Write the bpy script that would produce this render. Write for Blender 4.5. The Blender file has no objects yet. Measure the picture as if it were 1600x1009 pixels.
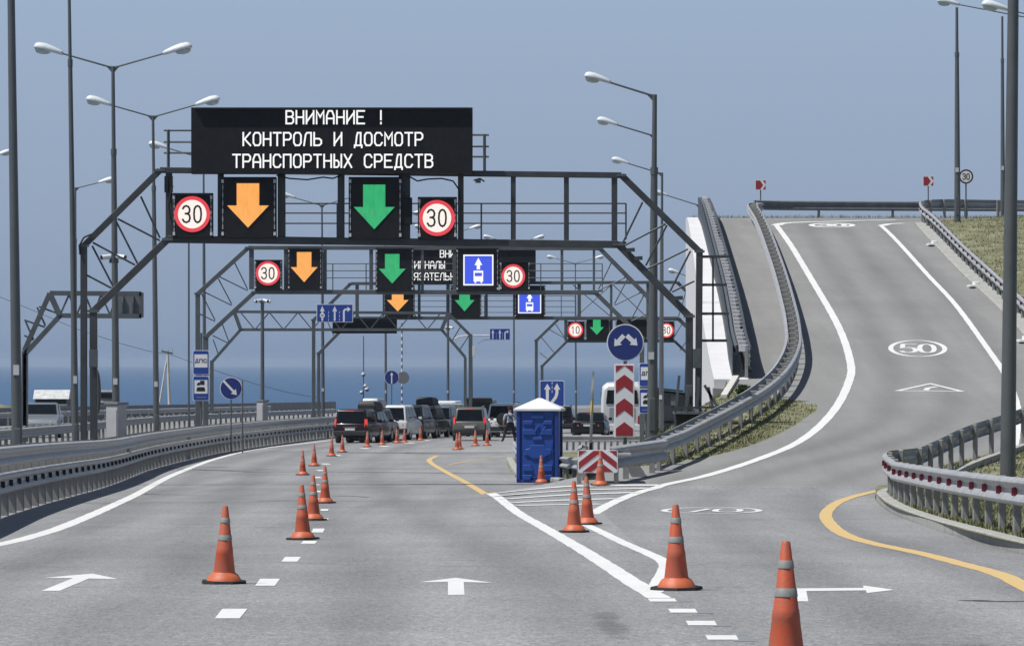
import bpy, bmesh, math, random
from mathutils import Vector, Matrix
R = math.radians
random.seed(7)
S = bpy.context.scene
COL = S.collection
# ------------------------------------------------------------------ camera, sky, sun
F, U0, V0, CZ = 7000.0, 800.0, 567.0, 5.0          # focal length in photo pixels, principal column, eye level row, eye height
cam = bpy.data.objects.new('camera', bpy.data.cameras.new('camera'))
COL.objects.link(cam)
cam.location = (0, 0, CZ)
cam.rotation_euler = (R(90), 0, 0)
cam.data.sensor_width = 36
cam.data.lens = F / 1600 * 36
cam.data.shift_y = (V0 - 504.5) / 1600
cam.data.clip_start = 0.5
cam.data.clip_end = 90000
S.camera = cam
SUN_EL, SUN_AZ = 61.0, 247.0                       # elevation; direction the sun stands in, clockwise from the view direction
world = bpy.data.worlds.new('World')
S.world = world
world.use_nodes = True
wn, wl = world.node_tree.nodes, world.node_tree.links
bg = wn['Background']
sky = wn.new('ShaderNodeTexSky')
sky.sky_type = 'NISHITA'
sky.sun_disc = False
sky.sun_elevation = R(SUN_EL)
sky.sun_rotation = R(SUN_AZ)
sky.air_density = 1.0
sky.dust_density = 1.2
sky.ozone_density = 1.6
# a dull summer haze lies in the lowest few degrees of the sky
geo = wn.new('ShaderNodeTexCoord')
sep = wn.new('ShaderNodeSeparateXYZ')
wl.new(geo.outputs['Generated'], sep.inputs[0])
ramp = wn.new('ShaderNodeValToRGB')
ramp.color_ramp.elements[0].position = 0.0
ramp.color_ramp.elements[0].color = (0.185, 0.27, 0.42, 1)
e = ramp.color_ramp.elements.new(0.007); e.color = (0.255, 0.33, 0.46, 1)
e = ramp.color_ramp.elements.new(0.035); e.color = (0.30, 0.382, 0.518, 1)
e = ramp.color_ramp.elements.new(0.085); e.color = (0.34, 0.44, 0.59, 1)
ramp.color_ramp.elements[-1].position = 0.30
ramp.color_ramp.elements[-1].color = (0.30, 0.38, 0.52, 1)
scl = wn.new('ShaderNodeVectorMath'); scl.operation = 'SCALE'
SKY = 0.065
scl.inputs['Scale'].default_value = 1.0 / SKY
wl.new(sep.outputs['Z'], ramp.inputs[0])
wl.new(ramp.outputs[0], scl.inputs[0])
mr = wn.new('ShaderNodeMapRange'); mr.interpolation_type = 'SMOOTHSTEP'
mr.inputs['From Min'].default_value = 0.10; mr.inputs['From Max'].default_value = 0.35
wl.new(sep.outputs['Z'], mr.inputs['Value'])
mx = wn.new('ShaderNodeMix'); mx.data_type = 'RGBA'
wl.new(mr.outputs[0], mx.inputs[0]); wl.new(scl.outputs[0], mx.inputs[6]); wl.new(sky.outputs[0], mx.inputs[7])
wl.new(mx.outputs[2], bg.inputs['Color'])
bg.inputs['Strength'].default_value = SKY
sun = bpy.data.objects.new('sun', bpy.data.lights.new('sun', 'SUN'))
COL.objects.link(sun)
sun.data.energy = 4.9
sun.data.angle = R(0.5)
sun.data.color = (1.0, 0.975, 0.93)
az, el = R(SUN_AZ), R(SUN_EL)
sdir = Vector((math.sin(az) * math.cos(el), math.cos(az) * math.cos(el), math.sin(el)))   # towards the sun
sun.rotation_euler = sdir.to_track_quat('Z', 'Y').to_euler()
S.view_settings.view_transform = 'Standard'
S.view_settings.look = 'None'
S.view_settings.exposure = 0.0
S.view_settings.gamma = 1.0
S.cycles.max_bounces = 6
S.cycles.volume_bounces = 0

# ------------------------------------------------------------------ helpers
def P(u, v, Y):
    return Vector(((u - U0) * Y / F, Y, CZ + (V0 - v) * Y / F))

def pchip(pts):
    xs = [p[0] for p in pts]; ys = [p[1] for p in pts]; n = len(xs)
    h = [xs[i+1]-xs[i] for i in range(n-1)]; d = [(ys[i+1]-ys[i])/h[i] for i in range(n-1)]
    m = [d[0]] + [0 if d[i-1]*d[i] <= 0 else 2*d[i-1]*d[i]/(d[i-1]+d[i]) for i in range(1, n-1)] + [d[-1]]
    def f(x):
        if x <= xs[0]: return ys[0] + m[0]*(x-xs[0])
        if x >= xs[-1]: return ys[-1] + m[-1]*(x-xs[-1])
        i = 0
        while x > xs[i+1]: i += 1
        t = (x-xs[i])/h[i]; t2 = t*t; t3 = t2*t
        return ys[i]*(2*t3-3*t2+1)+m[i]*h[i]*(t3-2*t2+t)+ys[i+1]*(-2*t3+3*t2)+m[i+1]*h[i]*(t3-t2)
    return f

def sstep(t):
    t = max(0.0, min(1.0, t)); return t*t*(3-2*t)

_hc = pchip([(0, 1.38), (30, 1.88), (43, 2.10), (61, 2.40), (87, 2.76), (125, 3.27), (187, 3.78), (225, 4.05), (290, 4.5), (400, 5.2), (600, 6.4), (1000, 9)])
def zm(Y): return CZ - _hc(Y)
_zr = pchip([(95, -2.66), (99, -2.52), (105, -2.25), (113, -1.80), (121, -1.25), (130, -0.58), (143, 0.47), (171, 3.1), (200, 6.02), (207, 6.60), (213, 6.88), (222, 6.95), (300, 6.95)])
def zr(Y):
    if Y <= 70: return zm(Y)
    if Y < 95: 
        t = sstep((Y-70)/25); return zm(Y)*(1-t) + (CZ-2.66)*t
    return CZ + _zr(Y)
_xA = pchip([(70, 0.9), (95, 1.6), (99, 2.0), (104, 2.9), (109, 3.9), (121, 5.9), (129, 6.2), (135, 6.36), (215, 8.7), (300, 11.0)])
def xA(Y): return _xA(Y)
def wA(Y):
    if Y >= 131: return 0.04
    h = zr(Y) - zm(Y)
    w = max(1.7*h + 0.9, 3.6*(1-sstep((Y-94)/20)))
    return w*(1-sstep((Y-122)/9)) + 0.04
_xR = pchip([(0, 5.9), (53, 6.06), (68.5, 6.36), (80, 6.75), (88, 7.15), (95, 7.85), (101.5, 9.4), (109, 12.2), (117, 14.4), (125, 15.4), (136, 16.3), (158, 17.2), (174, 17.5), (193, 17.9), (202, 18.2), (207, 20), (212, 25), (216, 36), (222, 60)])
def xR(Y): return _xR(Y)
def H(X, Y):
    a = xA(Y); t = sstep((X-(a-wA(Y)))/wA(Y))
    z = zm(Y)*(1-t) + zr(Y)*t
    r = X - xR(Y)
    if r > 0 and Y > 84: z += min(r, 25)*0.05*sstep((Y-84)/30)
    return z
_xL = pchip([(0, -6.0), (40, -6.6), (60, -7.6), (76, -8.6), (110, -10.1), (154, -11.9), (190, -12.3), (226, -11.6), (260, -10.4), (300, -8.4), (360, -4.0), (430, 3), (520, 14), (650, 34)])
def xL(Y): return _xL(Y)

def G(u, v, dz=0.0, fn=H, y0=14.0, y1=900.0):
    """the ground point seen at photo position u, v"""
    Y = y0; step = 0.5
    k = (V0-v)/F; ku = (u-U0)/F
    prev = Y
    while Y < y1:
        if CZ + k*Y <= fn(ku*Y, Y): break
        prev = Y; Y += step
        if Y > 150: step = 1.0
    a, b = prev, Y
    for _ in range(24):
        m = (a+b)/2
        if CZ + k*m <= fn(ku*m, m): b = m
        else: a = m
    return Vector((ku*b, b, fn(ku*b, b)+dz))

def catmull(pts, step=1.0):
    out = []
    n = len(pts)
    for i in range(n-1):
        p0 = pts[max(i-1, 0)]; p1 = pts[i]; p2 = pts[i+1]; p3 = pts[min(i+2, n-1)]
        p0, p1, p2, p3 = [Vector(p) for p in (p0, p1, p2, p3)]
        k = max(2, int(math.ceil((p2-p1).length/step)))
        for j in range(k):
            t = j/k
            out.append(0.5*((2*p1)+(p2-p0)*t+(2*p0-5*p1+4*p2-p3)*t*t+(3*p1-p0-3*p2+p3)*t**3))
    out.append(Vector(pts[-1]))
    return out

def resample(pts, step):
    L = [0.0]
    for a, b in zip(pts, pts[1:]): L.append(L[-1]+(b-a).length)
    n = max(1, int(round(L[-1]/step))); out = []; i = 0
    for k in range(n+1):
        s = L[-1]*k/n
        while i < len(L)-2 and L[i+1] < s: i += 1
        d = L[i+1]-L[i]
        out.append(pts[i].lerp(pts[i+1], (s-L[i])/d if d > 1e-9 else 0))
    return out

WLOC = {}
class MB:
    def __init__(s): s.bm = bmesh.new()
    def v(s, p): return s.bm.verts.new(Vector(p))
    def face(s, pts):
        try: return s.bm.faces.new([s.v(p) for p in pts])
        except ValueError: return None
    def hexa(s, b, t):
        vb = [s.v(p) for p in b]; vt = [s.v(p) for p in t]; n = len(vb)
        s.bm.faces.new(vb[::-1]); s.bm.faces.new(vt)
        for i in range(n):
            s.bm.faces.new([vb[i], vb[(i+1) % n], vt[(i+1) % n], vt[i]])
    def box(s, c, size, rz=0.0):
        cx, cy, cz = c; a, b, h = size[0]/2, size[1]/2, size[2]/2
        cr, sr = math.cos(rz), math.sin(rz)
        q = [(-a, -b), (a, -b), (a, b), (-a, b)]
        q = [(cx+x*cr-y*sr, cy+x*sr+y*cr) for x, y in q]
        s.hexa([(x, y, cz-h) for x, y in q], [(x, y, cz+h) for x, y in q])
    def beam(s, p0, p1, w, h=None, up=(0, 1, 0)):
        p0, p1 = Vector(p0), Vector(p1); h = h or w
        d = (p1-p0).normalized(); a = Vector(up)
        if abs(d.dot(a)) > .95: a = Vector((1, 0, 0))
        x = d.cross(a).normalized(); y = x.cross(d).normalized()
        q = [x*(i*w/2)+y*(j*h/2) for i, j in ((-1, -1), (1, -1), (1, 1), (-1, 1))]
        s.hexa([p0+o for o in q], [p1+o for o in q])
    def tube(s, p0, p1, r0, r1=None, n=8, caps=True):
        p0, p1 = Vector(p0), Vector(p1); r1 = r0 if r1 is None else r1
        d = (p1-p0).normalized(); a = Vector((0, 0, 1)) if abs(d.z) < .9 else Vector((1, 0, 0))
        x = d.cross(a).normalized(); y = x.cross(d).normalized()
        A = [s.v(p0+(x*math.cos(2*math.pi*i/n)+y*math.sin(2*math.pi*i/n))*r0) for i in range(n)]
        B = [s.v(p1+(x*math.cos(2*math.pi*i/n)+y*math.sin(2*math.pi*i/n))*r1) for i in range(n)]
        for i in range(n): s.bm.faces.new([A[i], B[i], B[(i+1) % n], A[(i+1) % n]])
        if caps: s.bm.faces.new(A); s.bm.faces.new(B[::-1])
    def ptube(s, pts, r, n=6):
        for a, b in zip(pts, pts[1:]): s.tube(a, b, r, r, n)
    def lathe(s, prof, c=(0, 0, 0), n=24, caps=True):
        c = Vector(c); rings = []
        for r, z in prof:
            rings.append([s.v(c+Vector((r*math.cos(2*math.pi*i/n), r*math.sin(2*math.pi*i/n), z))) for i in range(n)])
        for A, B in zip(rings, rings[1:]):
            for i in range(n): s.bm.faces.new([A[i], A[(i+1) % n], B[(i+1) % n], B[i]])
        if caps: s.bm.faces.new(rings[0][::-1]); s.bm.faces.new(rings[-1])
    def loft(s, secs, caps=True, closed=True):
        rings = [[s.v(p) for p in q] for q in secs]; n = len(rings[0])
        for A, B in zip(rings, rings[1:]):
            for i in range(n if closed else n-1): s.bm.faces.new([A[i], A[(i+1) % n], B[(i+1) % n], B[i]])
        if caps and closed: s.bm.faces.new(rings[0][::-1]); s.bm.faces.new(rings[-1])
    def plate(s, pts, y0, y1, o=(0, 0, 0)):
        """a flat shape drawn in x, z standing upright from depth y0 to y1"""
        o = Vector(o)
        a = sum(p[0]*q[1]-q[0]*p[1] for p, q in zip(pts, pts[1:]+pts[:1]))
        if a < 0: pts = pts[::-1]
        A = [s.v(o+Vector((x, y0, z))) for x, z in pts]; B = [s.v(o+Vector((x, y1, z))) for x, z in pts]
        n = len(pts)
        s.bm.faces.new(A); s.bm.faces.new(B[::-1])
        for i in range(n): s.bm.faces.new([A[i], B[i], B[(i+1) % n], A[(i+1) % n]])
    def annulus(s, r0, r1, y0, y1, o=(0, 0, 0), n=48):
        o = Vector(o)
        q = []
        for r, y in ((r0, y0), (r1, y0), (r1, y1), (r0, y1)):
            q.append([s.v(o+Vector((r*math.cos(2*math.pi*i/n), y, r*math.sin(2*math.pi*i/n)))) for i in range(n)])
        for k in range(4):
            A, B = q[k], q[(k+1) % 4]
            for i in range(n): s.bm.faces.new([A[i], A[(i+1) % n], B[(i+1) % n], B[i]])
    def stroke(s, pl, w, y0, y1, o=(0, 0, 0), closed=False):
        """a mitred line of width w through the x, z points pl, standing upright"""
        o = Vector(o); p = [Vector((a, b)) for a, b in pl]; n = len(p); L = []; Rr = []
        for i in range(n):
            if closed: d0 = (p[i]-p[i-1]).normalized(); d1 = (p[(i+1) % n]-p[i]).normalized()
            else:
                d0 = (p[i]-p[i-1]).normalized() if i else (p[1]-p[0]).normalized()
                d1 = (p[i+1]-p[i]).normalized() if i < n-1 else d0
            t = d0+d1
            t = t.normalized() if t.length > 1e-6 else d0
            nn = Vector((-t.y, t.x)); c = max(.45, abs(nn.dot(Vector((-d0.y, d0.x)))))
            L.append(p[i]+nn*(w/2/c)); Rr.append(p[i]-nn*(w/2/c))
        if not closed:
            for lst in (L, Rr):
                lst[0] = lst[0]-(p[1]-p[0]).normalized()*w*.5; lst[-1] = lst[-1]+(p[-1]-p[-2]).normalized()*w*.5
        V = []
        for lst, y in ((L, y0), (Rr, y0), (Rr, y1), (L, y1)):
            V.append([s.v(o+Vector((q.x, y, q.y))) for q in lst])
        for k in range(4):
            A, B = V[k], V[(k+1) % 4]
            for i in range(n if closed else n-1):
                j = (i+1) % n
                s.bm.faces.new([A[i], A[j], B[j], B[i]])
        if not closed:
            s.bm.faces.new([V[k][0] for k in range(4)]); s.bm.faces.new([V[k][-1] for k in (3, 2, 1, 0)])
    def sweep(s, path, prof, side=1.0, caps=True):
        """closed profile of (offset across, height) carried along a path of ground points"""
        secs = []
        n = len(path)
        for i, p in enumerate(path):
            d = (path[min(i+1, n-1)]-path[max(i-1, 0)]); d.z = 0; d.normalize()
            nn = Vector((d.y, -d.x, 0))*side
            secs.append([p+nn*a+Vector((0, 0, h)) for a, h in prof])
        s.loft(secs, caps)
    def obj(s, name, mat, parent=None, world=False, smooth=False, bevel=0.0, seg=2):
        bmesh.ops.recalc_face_normals(s.bm, faces=s.bm.faces)
        if bevel:
            ed = [e for e in s.bm.edges if len(e.link_faces) == 2 and e.calc_face_angle() > .5]
            bmesh.ops.bevel(s.bm, geom=ed, offset=bevel, segments=seg, profile=.6, affect='EDGES', clamp_overlap=True)
        if world and parent is not None:
            bmesh.ops.translate(s.bm, vec=-WLOC.get(parent.name, Vector()), verts=s.bm.verts)
        me = bpy.data.meshes.new(name); s.bm.to_mesh(me); s.bm.free()
        o = bpy.data.objects.new(name, me); COL.objects.link(o)
        for m in (mat if isinstance(mat, (list, tuple)) else [mat]): me.materials.append(m)
        if smooth:
            for p in me.polygons: p.use_smooth = True
            if smooth != 'all':
                me.set_sharp_from_angle(angle=R(38))
        if parent is not None:
            o.parent = parent; WLOC[o.name] = WLOC.get(parent.name, Vector())
        return o

def tag(o, label=None, cat=None, group=None, kind=None):
    if label: o['label'] = label
    if cat: o['category'] = cat
    if group: o['group'] = group
    if kind: o['kind'] = kind
    return o

def thing(name, label, cat, loc=(0, 0, 0), group=None, rz=0.0):
    o = bpy.data.objects.new(name, None); COL.objects.link(o)
    o.empty_display_size = .2
    o.location = loc; o.rotation_euler = (0, 0, rz)
    WLOC[o.name] = Vector(loc)
    return tag(o, label, cat, group)

def kids(o): return [c for c in bpy.data.objects if c.parent == o]
KIDS = {}
def copy_tree(o, parent=None):
    c = o.copy(); COL.objects.link(c); c.parent = parent
    for ch in KIDS.setdefault(o.name, kids(o)): copy_tree(ch, c)
    return c
def place(proto, used, loc, rz, label, group=None):
    o = proto if not used else copy_tree(proto)
    o.location = loc; o.rotation_euler = (0, 0, rz); o['label'] = label
    if group: o['group'] = group
    return o

# ------------------------------------------------------------------ materials
def nodes(name):
    m = bpy.data.materials.new(name); m.use_nodes = True
    nt = m.node_tree
    return m, nt, nt.nodes['Principled BSDF']
def mat(name, col, rough=.6, metal=0.0, var=.12, scale=3.0, bump=0.0, bscale=60.0, spec=.5, dirt=None, coat=0.0):
    m, nt, b = nodes(name)
    b.inputs['Roughness'].default_value = rough; b.inputs['Metallic'].default_value = metal
    b.inputs['Specular IOR Level'].default_value = spec
    if coat: b.inputs['Coat Weight'].default_value = coat; b.inputs['Coat Roughness'].default_value = .06
    tc = nt.nodes.new('ShaderNodeTexCoord')
    n = nt.nodes.new('ShaderNodeTexNoise'); n.inputs['Scale'].default_value = scale; n.inputs['Detail'].default_value = 6; n.inputs['Roughness'].default_value = .65
    nt.links.new(tc.outputs['Object'], n.inputs['Vector'])
    r = nt.nodes.new('ShaderNodeValToRGB')
    r.color_ramp.elements[0].position = .3; r.color_ramp.elements[1].position = .7
    lo = [c*(1-var) for c in col]; hi = [min(1, c*(1+var)) for c in col]
    if dirt: lo = [a*(1-.5)+d*.5 for a, d in zip(lo, dirt)]
    r.color_ramp.elements[0].color = (*lo, 1); r.color_ramp.elements[1].color = (*hi, 1)
    nt.links.new(n.outputs['Fac'], r.inputs[0]); nt.links.new(r.outputs[0], b.inputs['Base Color'])
    if bump:
        n2 = nt.nodes.new('ShaderNodeTexNoise'); n2.inputs['Scale'].default_value = bscale; n2.inputs['Detail'].default_value = 4
        nt.links.new(tc.outputs['Object'], n2.inputs['Vector'])
        bp = nt.nodes.new('ShaderNodeBump'); bp.inputs['Strength'].default_value = bump; bp.inputs['Distance'].default_value = .02
        nt.links.new(n2.outputs['Fac'], bp.inputs['Height']); nt.links.new(bp.outputs[0], b.inputs['Normal'])
    return m
def glow(name, col, strength=1.0, base=(.02, .02, .02), var=0.0, scale=30):
    m, nt, b = nodes(name)
    b.inputs['Base Color'].default_value = (*base, 1); b.inputs['Roughness'].default_value = .5
    b.inputs['Emission Strength'].default_value = strength
    if var:
        tc = nt.nodes.new('ShaderNodeTexCoord')
        n = nt.nodes.new('ShaderNodeTexNoise'); n.inputs['Scale'].default_value = scale; n.inputs['Detail'].default_value = 3
        mp = nt.nodes.new('ShaderNodeMapping'); mp.inputs['Scale'].default_value = (1, 1, .25)
        nt.links.new(tc.outputs['Object'], mp.inputs[0]); nt.links.new(mp.outputs[0], n.inputs['Vector'])
        r = nt.nodes.new('ShaderNodeValToRGB'); r.color_ramp.elements[0].position = .33; r.color_ramp.elements[1].position = .55
        r.color_ramp.elements[0].color = (*[c*(1-var) for c in col], 1); r.color_ramp.elements[1].color = (*col, 1)
        nt.links.new(n.outputs['Fac'], r.inputs[0]); nt.links.new(r.outputs[0], b.inputs['Emission Color'])
    else: b.inputs['Emission Color'].default_value = (*col, 1)
    return m

def asphalt(name, base, grain, big, streak=.5, crack=True):
    m, nt, b = nodes(name); L = nt.links; N = nt.nodes.new
    g = N('ShaderNodeNewGeometry')
    def noise(scale, det=4, vec=None, rough=.6):
        n = N('ShaderNodeTexNoise'); n.inputs['Scale'].default_value = scale; n.inputs['Detail'].default_value = det; n.inputs['Roughness'].default_value = rough
        L.new(vec or g.outputs['Position'], n.inputs['Vector']); return n.outputs['Fac']
    def mapr(x, a, c, lo, hi):
        q = N('ShaderNodeMapRange'); q.inputs['From Min'].default_value = a; q.inputs['From Max'].default_value = c
        q.inputs['To Min'].default_value = lo; q.inputs['To Max'].default_value = hi; L.new(x, q.inputs['Value']); return q.outputs[0]
    def mul(x, y):
        q = N('ShaderNodeMath'); q.operation = 'MULTIPLY'; L.new(x, q.inputs[0])
        if isinstance(y, float): q.inputs[1].default_value = y
        else: L.new(y, q.inputs[1])
        return q.outputs[0]
    mp = N('ShaderNodeMapping'); mp.inputs['Scale'].default_value = (.9, .05, .3); L.new(g.outputs['Position'], mp.inputs[0])
    mp2 = N('ShaderNodeMapping'); mp2.inputs['Scale'].default_value = (.12, .9, .3); L.new(g.outputs['Position'], mp2.inputs[0])
    mp3 = N('ShaderNodeMapping'); mp3.inputs['Scale'].default_value = (1, .35, 1); L.new(g.outputs['Position'], mp3.inputs[0])
    fine = mapr(noise(46, 3, mp3.outputs[0], .8), .3, .7, 1-grain, 1+grain)
    fine2 = mapr(noise(16, 3, mp3.outputs[0], .8), .3, .7, 1-grain*.6, 1+grain*.6)
    larg = mapr(noise(.16, 5), .3, .7, 1-big, 1+big)
    lane = mapr(noise(1.0, 3, mp.outputs[0]), .35, .65, 1-big*streak, 1+big*streak)
    tr = mapr(noise(1.0, 4, mp2.outputs[0]), .3, .7, 1-big*.12, 1+big*.12)
    f = mul(mul(mul(mul(fine, fine2), larg), lane), tr)
    at = N('ShaderNodeAttribute'); at.attribute_name = 'lane'
    acc = None
    for cc in (1.75, 3.4, 5.3, 7.0):
        a1 = N('ShaderNodeMath'); a1.operation = 'SUBTRACT'; L.new(at.outputs['Fac'], a1.inputs[0]); a1.inputs[1].default_value = cc
        a2 = N('ShaderNodeMath'); a2.operation = 'ABSOLUTE'; L.new(a1.outputs[0], a2.inputs[0])
        q = N('ShaderNodeMapRange'); q.interpolation_type = 'SMOOTHSTEP'; q.inputs['From Min'].default_value = 0; q.inputs['From Max'].default_value = .75
        q.inputs['To Min'].default_value = .84; q.inputs['To Max'].default_value = 1.0; L.new(a2.outputs[0], q.inputs['Value'])
        f = mul(f, q.outputs[0])
    spk = N('ShaderNodeTexVoronoi'); spk.inputs['Scale'].default_value = 22; L.new(mp3.outputs[0], spk.inputs['Vector'])
    sp = mapr(spk.outputs['Distance'], .05, .13, 1.5, 1.0)
    f = mul(f, sp)
    if crack:
        mp4 = N('ShaderNodeMapping'); mp4.inputs['Scale'].default_value = (.03, .11, .1); L.new(g.outputs['Position'], mp4.inputs[0])
        w = noise(1.0, 8, mp4.outputs[0], .55)
        ab = N('ShaderNodeMath'); ab.operation = 'SUBTRACT'; L.new(w, ab.inputs[0]); ab.inputs[1].default_value = .52
        ab2 = N('ShaderNodeMath'); ab2.operation = 'ABSOLUTE'; L.new(ab.outputs[0], ab2.inputs[0])
        f = mul(f, mapr(ab2.outputs[0], 0.0, .0022, .62, 1.0))
    c = N('ShaderNodeVectorMath'); c.operation = 'SCALE'; c.inputs[0].default_value = base; L.new(f, c.inputs['Scale'])
    L.new(c.outputs[0], b.inputs['Base Color'])
    b.inputs['Roughness'].default_value = .88; b.inputs['Specular IOR Level'].default_value = .25
    bp = N('ShaderNodeBump'); bp.inputs['Strength'].default_value = .35; bp.inputs['Distance'].default_value = .01
    L.new(noise(60, 2), bp.inputs['Height']); L.new(bp.outputs[0], b.inputs['Normal'])
    return m

def painted(name, col, wear=.25):
    m, nt, b = nodes(name); L = nt.links
    g = nt.nodes.new('ShaderNodeNewGeometry')
    def ns(sc, det, lo, hi, a, c):
        n = nt.nodes.new('ShaderNodeTexNoise'); n.inputs['Scale'].default_value = sc; n.inputs['Detail'].default_value = det; n.inputs['Roughness'].default_value = .72
        L.new(g.outputs['Position'], n.inputs['Vector'])
        q = nt.nodes.new('ShaderNodeMapRange'); q.inputs['From Min'].default_value = lo; q.inputs['From Max'].default_value = hi; q.inputs['To Min'].default_value = a; q.inputs['To Max'].default_value = c
        L.new(n.outputs['Fac'], q.inputs['Value']); return q.outputs[0]
    a = ns(9, 8, .33, .47, wear*1.6, 0); c = ns(.5, 4, .35, .65, .15, wear*.7)
    mx = nt.nodes.new('ShaderNodeMath'); mx.operation = 'MAXIMUM'; L.new(a, mx.inputs[0]); L.new(c, mx.inputs[1])
    cm = nt.nodes.new('ShaderNodeMix'); cm.data_type = 'RGBA'; L.new(mx.outputs[0], cm.inputs[0])
    cm.inputs[6].default_value = (*col, 1); cm.inputs[7].default_value = (.23, .23, .23, 1)
    L.new(cm.outputs[2], b.inputs['Base Color']); b.inputs['Roughness'].default_value = .8
    return m

def grassy(name, cols, scale=1.2):
    m, nt, b = nodes(name); L = nt.links
    g = nt.nodes.new('ShaderNodeNewGeometry')
    n = nt.nodes.new('ShaderNodeTexNoise'); n.inputs['Scale'].default_value = scale; n.inputs['Detail'].default_value = 9; n.inputs['Roughness'].default_value = .75
    L.new(g.outputs['Position'], n.inputs['Vector'])
    r = nt.nodes.new('ShaderNodeValToRGB')
    r.color_ramp.elements[0].position = .3; r.color_ramp.elements[1].position = .72
    r.color_ramp.elements[0].color = (*cols[0], 1); r.color_ramp.elements[1].color = (*cols[2], 1)
    e = r.color_ramp.elements.new(.5); e.color = (*cols[1], 1)
    L.new(n.outputs['Fac'], r.inputs[0])
    n2 = nt.nodes.new('ShaderNodeTexNoise'); n2.inputs['Scale'].default_value = 14; n2.inputs['Detail'].default_value = 5
    L.new(g.outputs['Position'], n2.inputs['Vector'])
    mx = nt.nodes.new('ShaderNodeMix'); mx.data_type = 'RGBA'; mx.blend_type = 'OVERLAY'; mx.inputs[0].default_value = .75
    L.new(r.outputs[0], mx.inputs[6]); L.new(n2.outputs['Color'], mx.inputs[7])
    hs = nt.nodes.new('ShaderNodeHueSaturation'); hs.inputs['Saturation'].default_value = .8; L.new(mx.outputs[2], hs.inputs['Color'])
    L.new(hs.outputs[0], b.inputs['Base Color']); b.inputs['Roughness'].default_value = .95; b.inputs['Specular IOR Level'].default_value = .1
    bp = nt.nodes.new('ShaderNodeBump'); bp.inputs['Strength'].default_value = .8; bp.inputs['Distance'].default_value = .06
    L.new(n2.outputs['Fac'], bp.inputs['Height']); L.new(bp.outputs[0], b.inputs['Normal'])
    return m

M = {}
M['asphalt'] = asphalt('asphalt', (.236, .239, .244), .42, .12, .8)
M['ramp'] = asphalt('ramp_asphalt', (.226, .226, .222), .14, .07, 1.0, False)
M['white'] = painted('white_road_paint', (.76, .76, .75), .38)
M['yellow'] = painted('yellow_road_paint', (.62, .43, .16))
M['old'] = painted('painted_out_marking', (.195, .205, .228))
M['tar'] = mat('tar_seam', (.05, .05, .05), .8, scale=4, var=.5)
def stain_mat():
    m, nt, b = nodes('oil_stain'); L = nt.links
    b.inputs['Base Color'].default_value = (.12, .12, .12, 1); b.inputs['Roughness'].default_value = .75
    tc = nt.nodes.new('ShaderNodeTexCoord')
    sb = nt.nodes.new('ShaderNodeVectorMath'); sb.operation = 'SUBTRACT'; sb.inputs[1].default_value = (.5, .5, 0); L.new(tc.outputs['Generated'], sb.inputs[0])
    ml = nt.nodes.new('ShaderNodeVectorMath'); ml.operation = 'MULTIPLY'; ml.inputs[1].default_value = (1, 1, 0); L.new(sb.outputs[0], ml.inputs[0])
    ln = nt.nodes.new('ShaderNodeVectorMath'); ln.operation = 'LENGTH'; L.new(ml.outputs[0], ln.inputs[0])
    g = nt.nodes.new('ShaderNodeNewGeometry')
    n = nt.nodes.new('ShaderNodeTexNoise'); n.inputs['Scale'].default_value = 1.1; n.inputs['Detail'].default_value = 4; L.new(g.outputs['Position'], n.inputs['Vector'])
    ad = nt.nodes.new('ShaderNodeMath'); ad.operation = 'MULTIPLY_ADD'; ad.inputs[1].default_value = .9; ad.inputs[2].default_value = -.45; L.new(n.outputs['Fac'], ad.inputs[0])
    su = nt.nodes.new('ShaderNodeMath'); su.operation = 'ADD'; L.new(ln.outputs[1], su.inputs[0]); L.new(ad.outputs[0], su.inputs[1])
    q = nt.nodes.new('ShaderNodeMapRange'); q.interpolation_type = 'SMOOTHSTEP'; q.inputs['From Min'].default_value = .1; q.inputs['From Max'].default_value = .42; q.inputs['To Min'].default_value = .30; q.inputs['To Max'].default_value = 0
    L.new(su.outputs[0], q.inputs['Value']); L.new(q.outputs[0], b.inputs['Alpha'])
    return m
M['stain'] = stain_mat()
M['grass'] = grassy('grass', ((.085, .10, .035), (.18, .18, .09), (.36, .34, .22)))
M['dry'] = grassy('dry_ground', ((.11, .10, .05), (.20, .18, .10), (.33, .30, .19)), .5)
M['gravel'] = mat('gravel_median', (.16, .16, .155), .9, scale=3, var=.4, bump=.6)
M['rail'] = mat('galvanised_steel', (.34, .35, .362), .5, .15, var=.2, scale=2.5)
M['railshade'] = mat('shaded_rail_steel', (.13, .14, .15), .6, var=.2, scale=2.5)  # rail steel with the crest rail's shaded side put into the colour
M['post'] = mat('dull_galvanised_post', (.25, .25, .242), .6, .2, var=.2, scale=4)
M['steel'] = mat('gantry_steel', (.050, .055, .060), .5, .15, var=.25, scale=2)
M['steel2'] = mat('grey_gantry_steel', (.095, .108, .115), .5, .2, var=.2, scale=2)
M['pole'] = mat('lamp_pole_paint', (.105, .114, .117), .45, .25, var=.12, scale=1.5)
M['lamp'] = mat('lamp_housing_white', (.62, .66, .68), .4, var=.05)
M['lens'] = mat('lamp_lens', (.42, .47, .47), .12, var=.05, spec=.7)
M['black'] = mat('sign_housing_black', (.010, .011, .013), .55, var=.3, scale=5, spec=.3)
M['bracket'] = mat('bracket_light', (.55, .55, .57), .5)
M['concrete'] = mat('concrete', (.36, .355, .33), .9, scale=2, var=.18, bump=.3)
M['kerb'] = mat('kerb_concrete', (.33, .33, .31), .9, scale=3, var=.22, bump=.3)
M['parapet'] = mat('parapet_concrete', (.22, .225, .235), .9, scale=.8, var=.15)
M['wallwhite'] = mat('retaining_wall_white', (.60, .60, .62), .85, scale=.7, var=.08)
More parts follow.
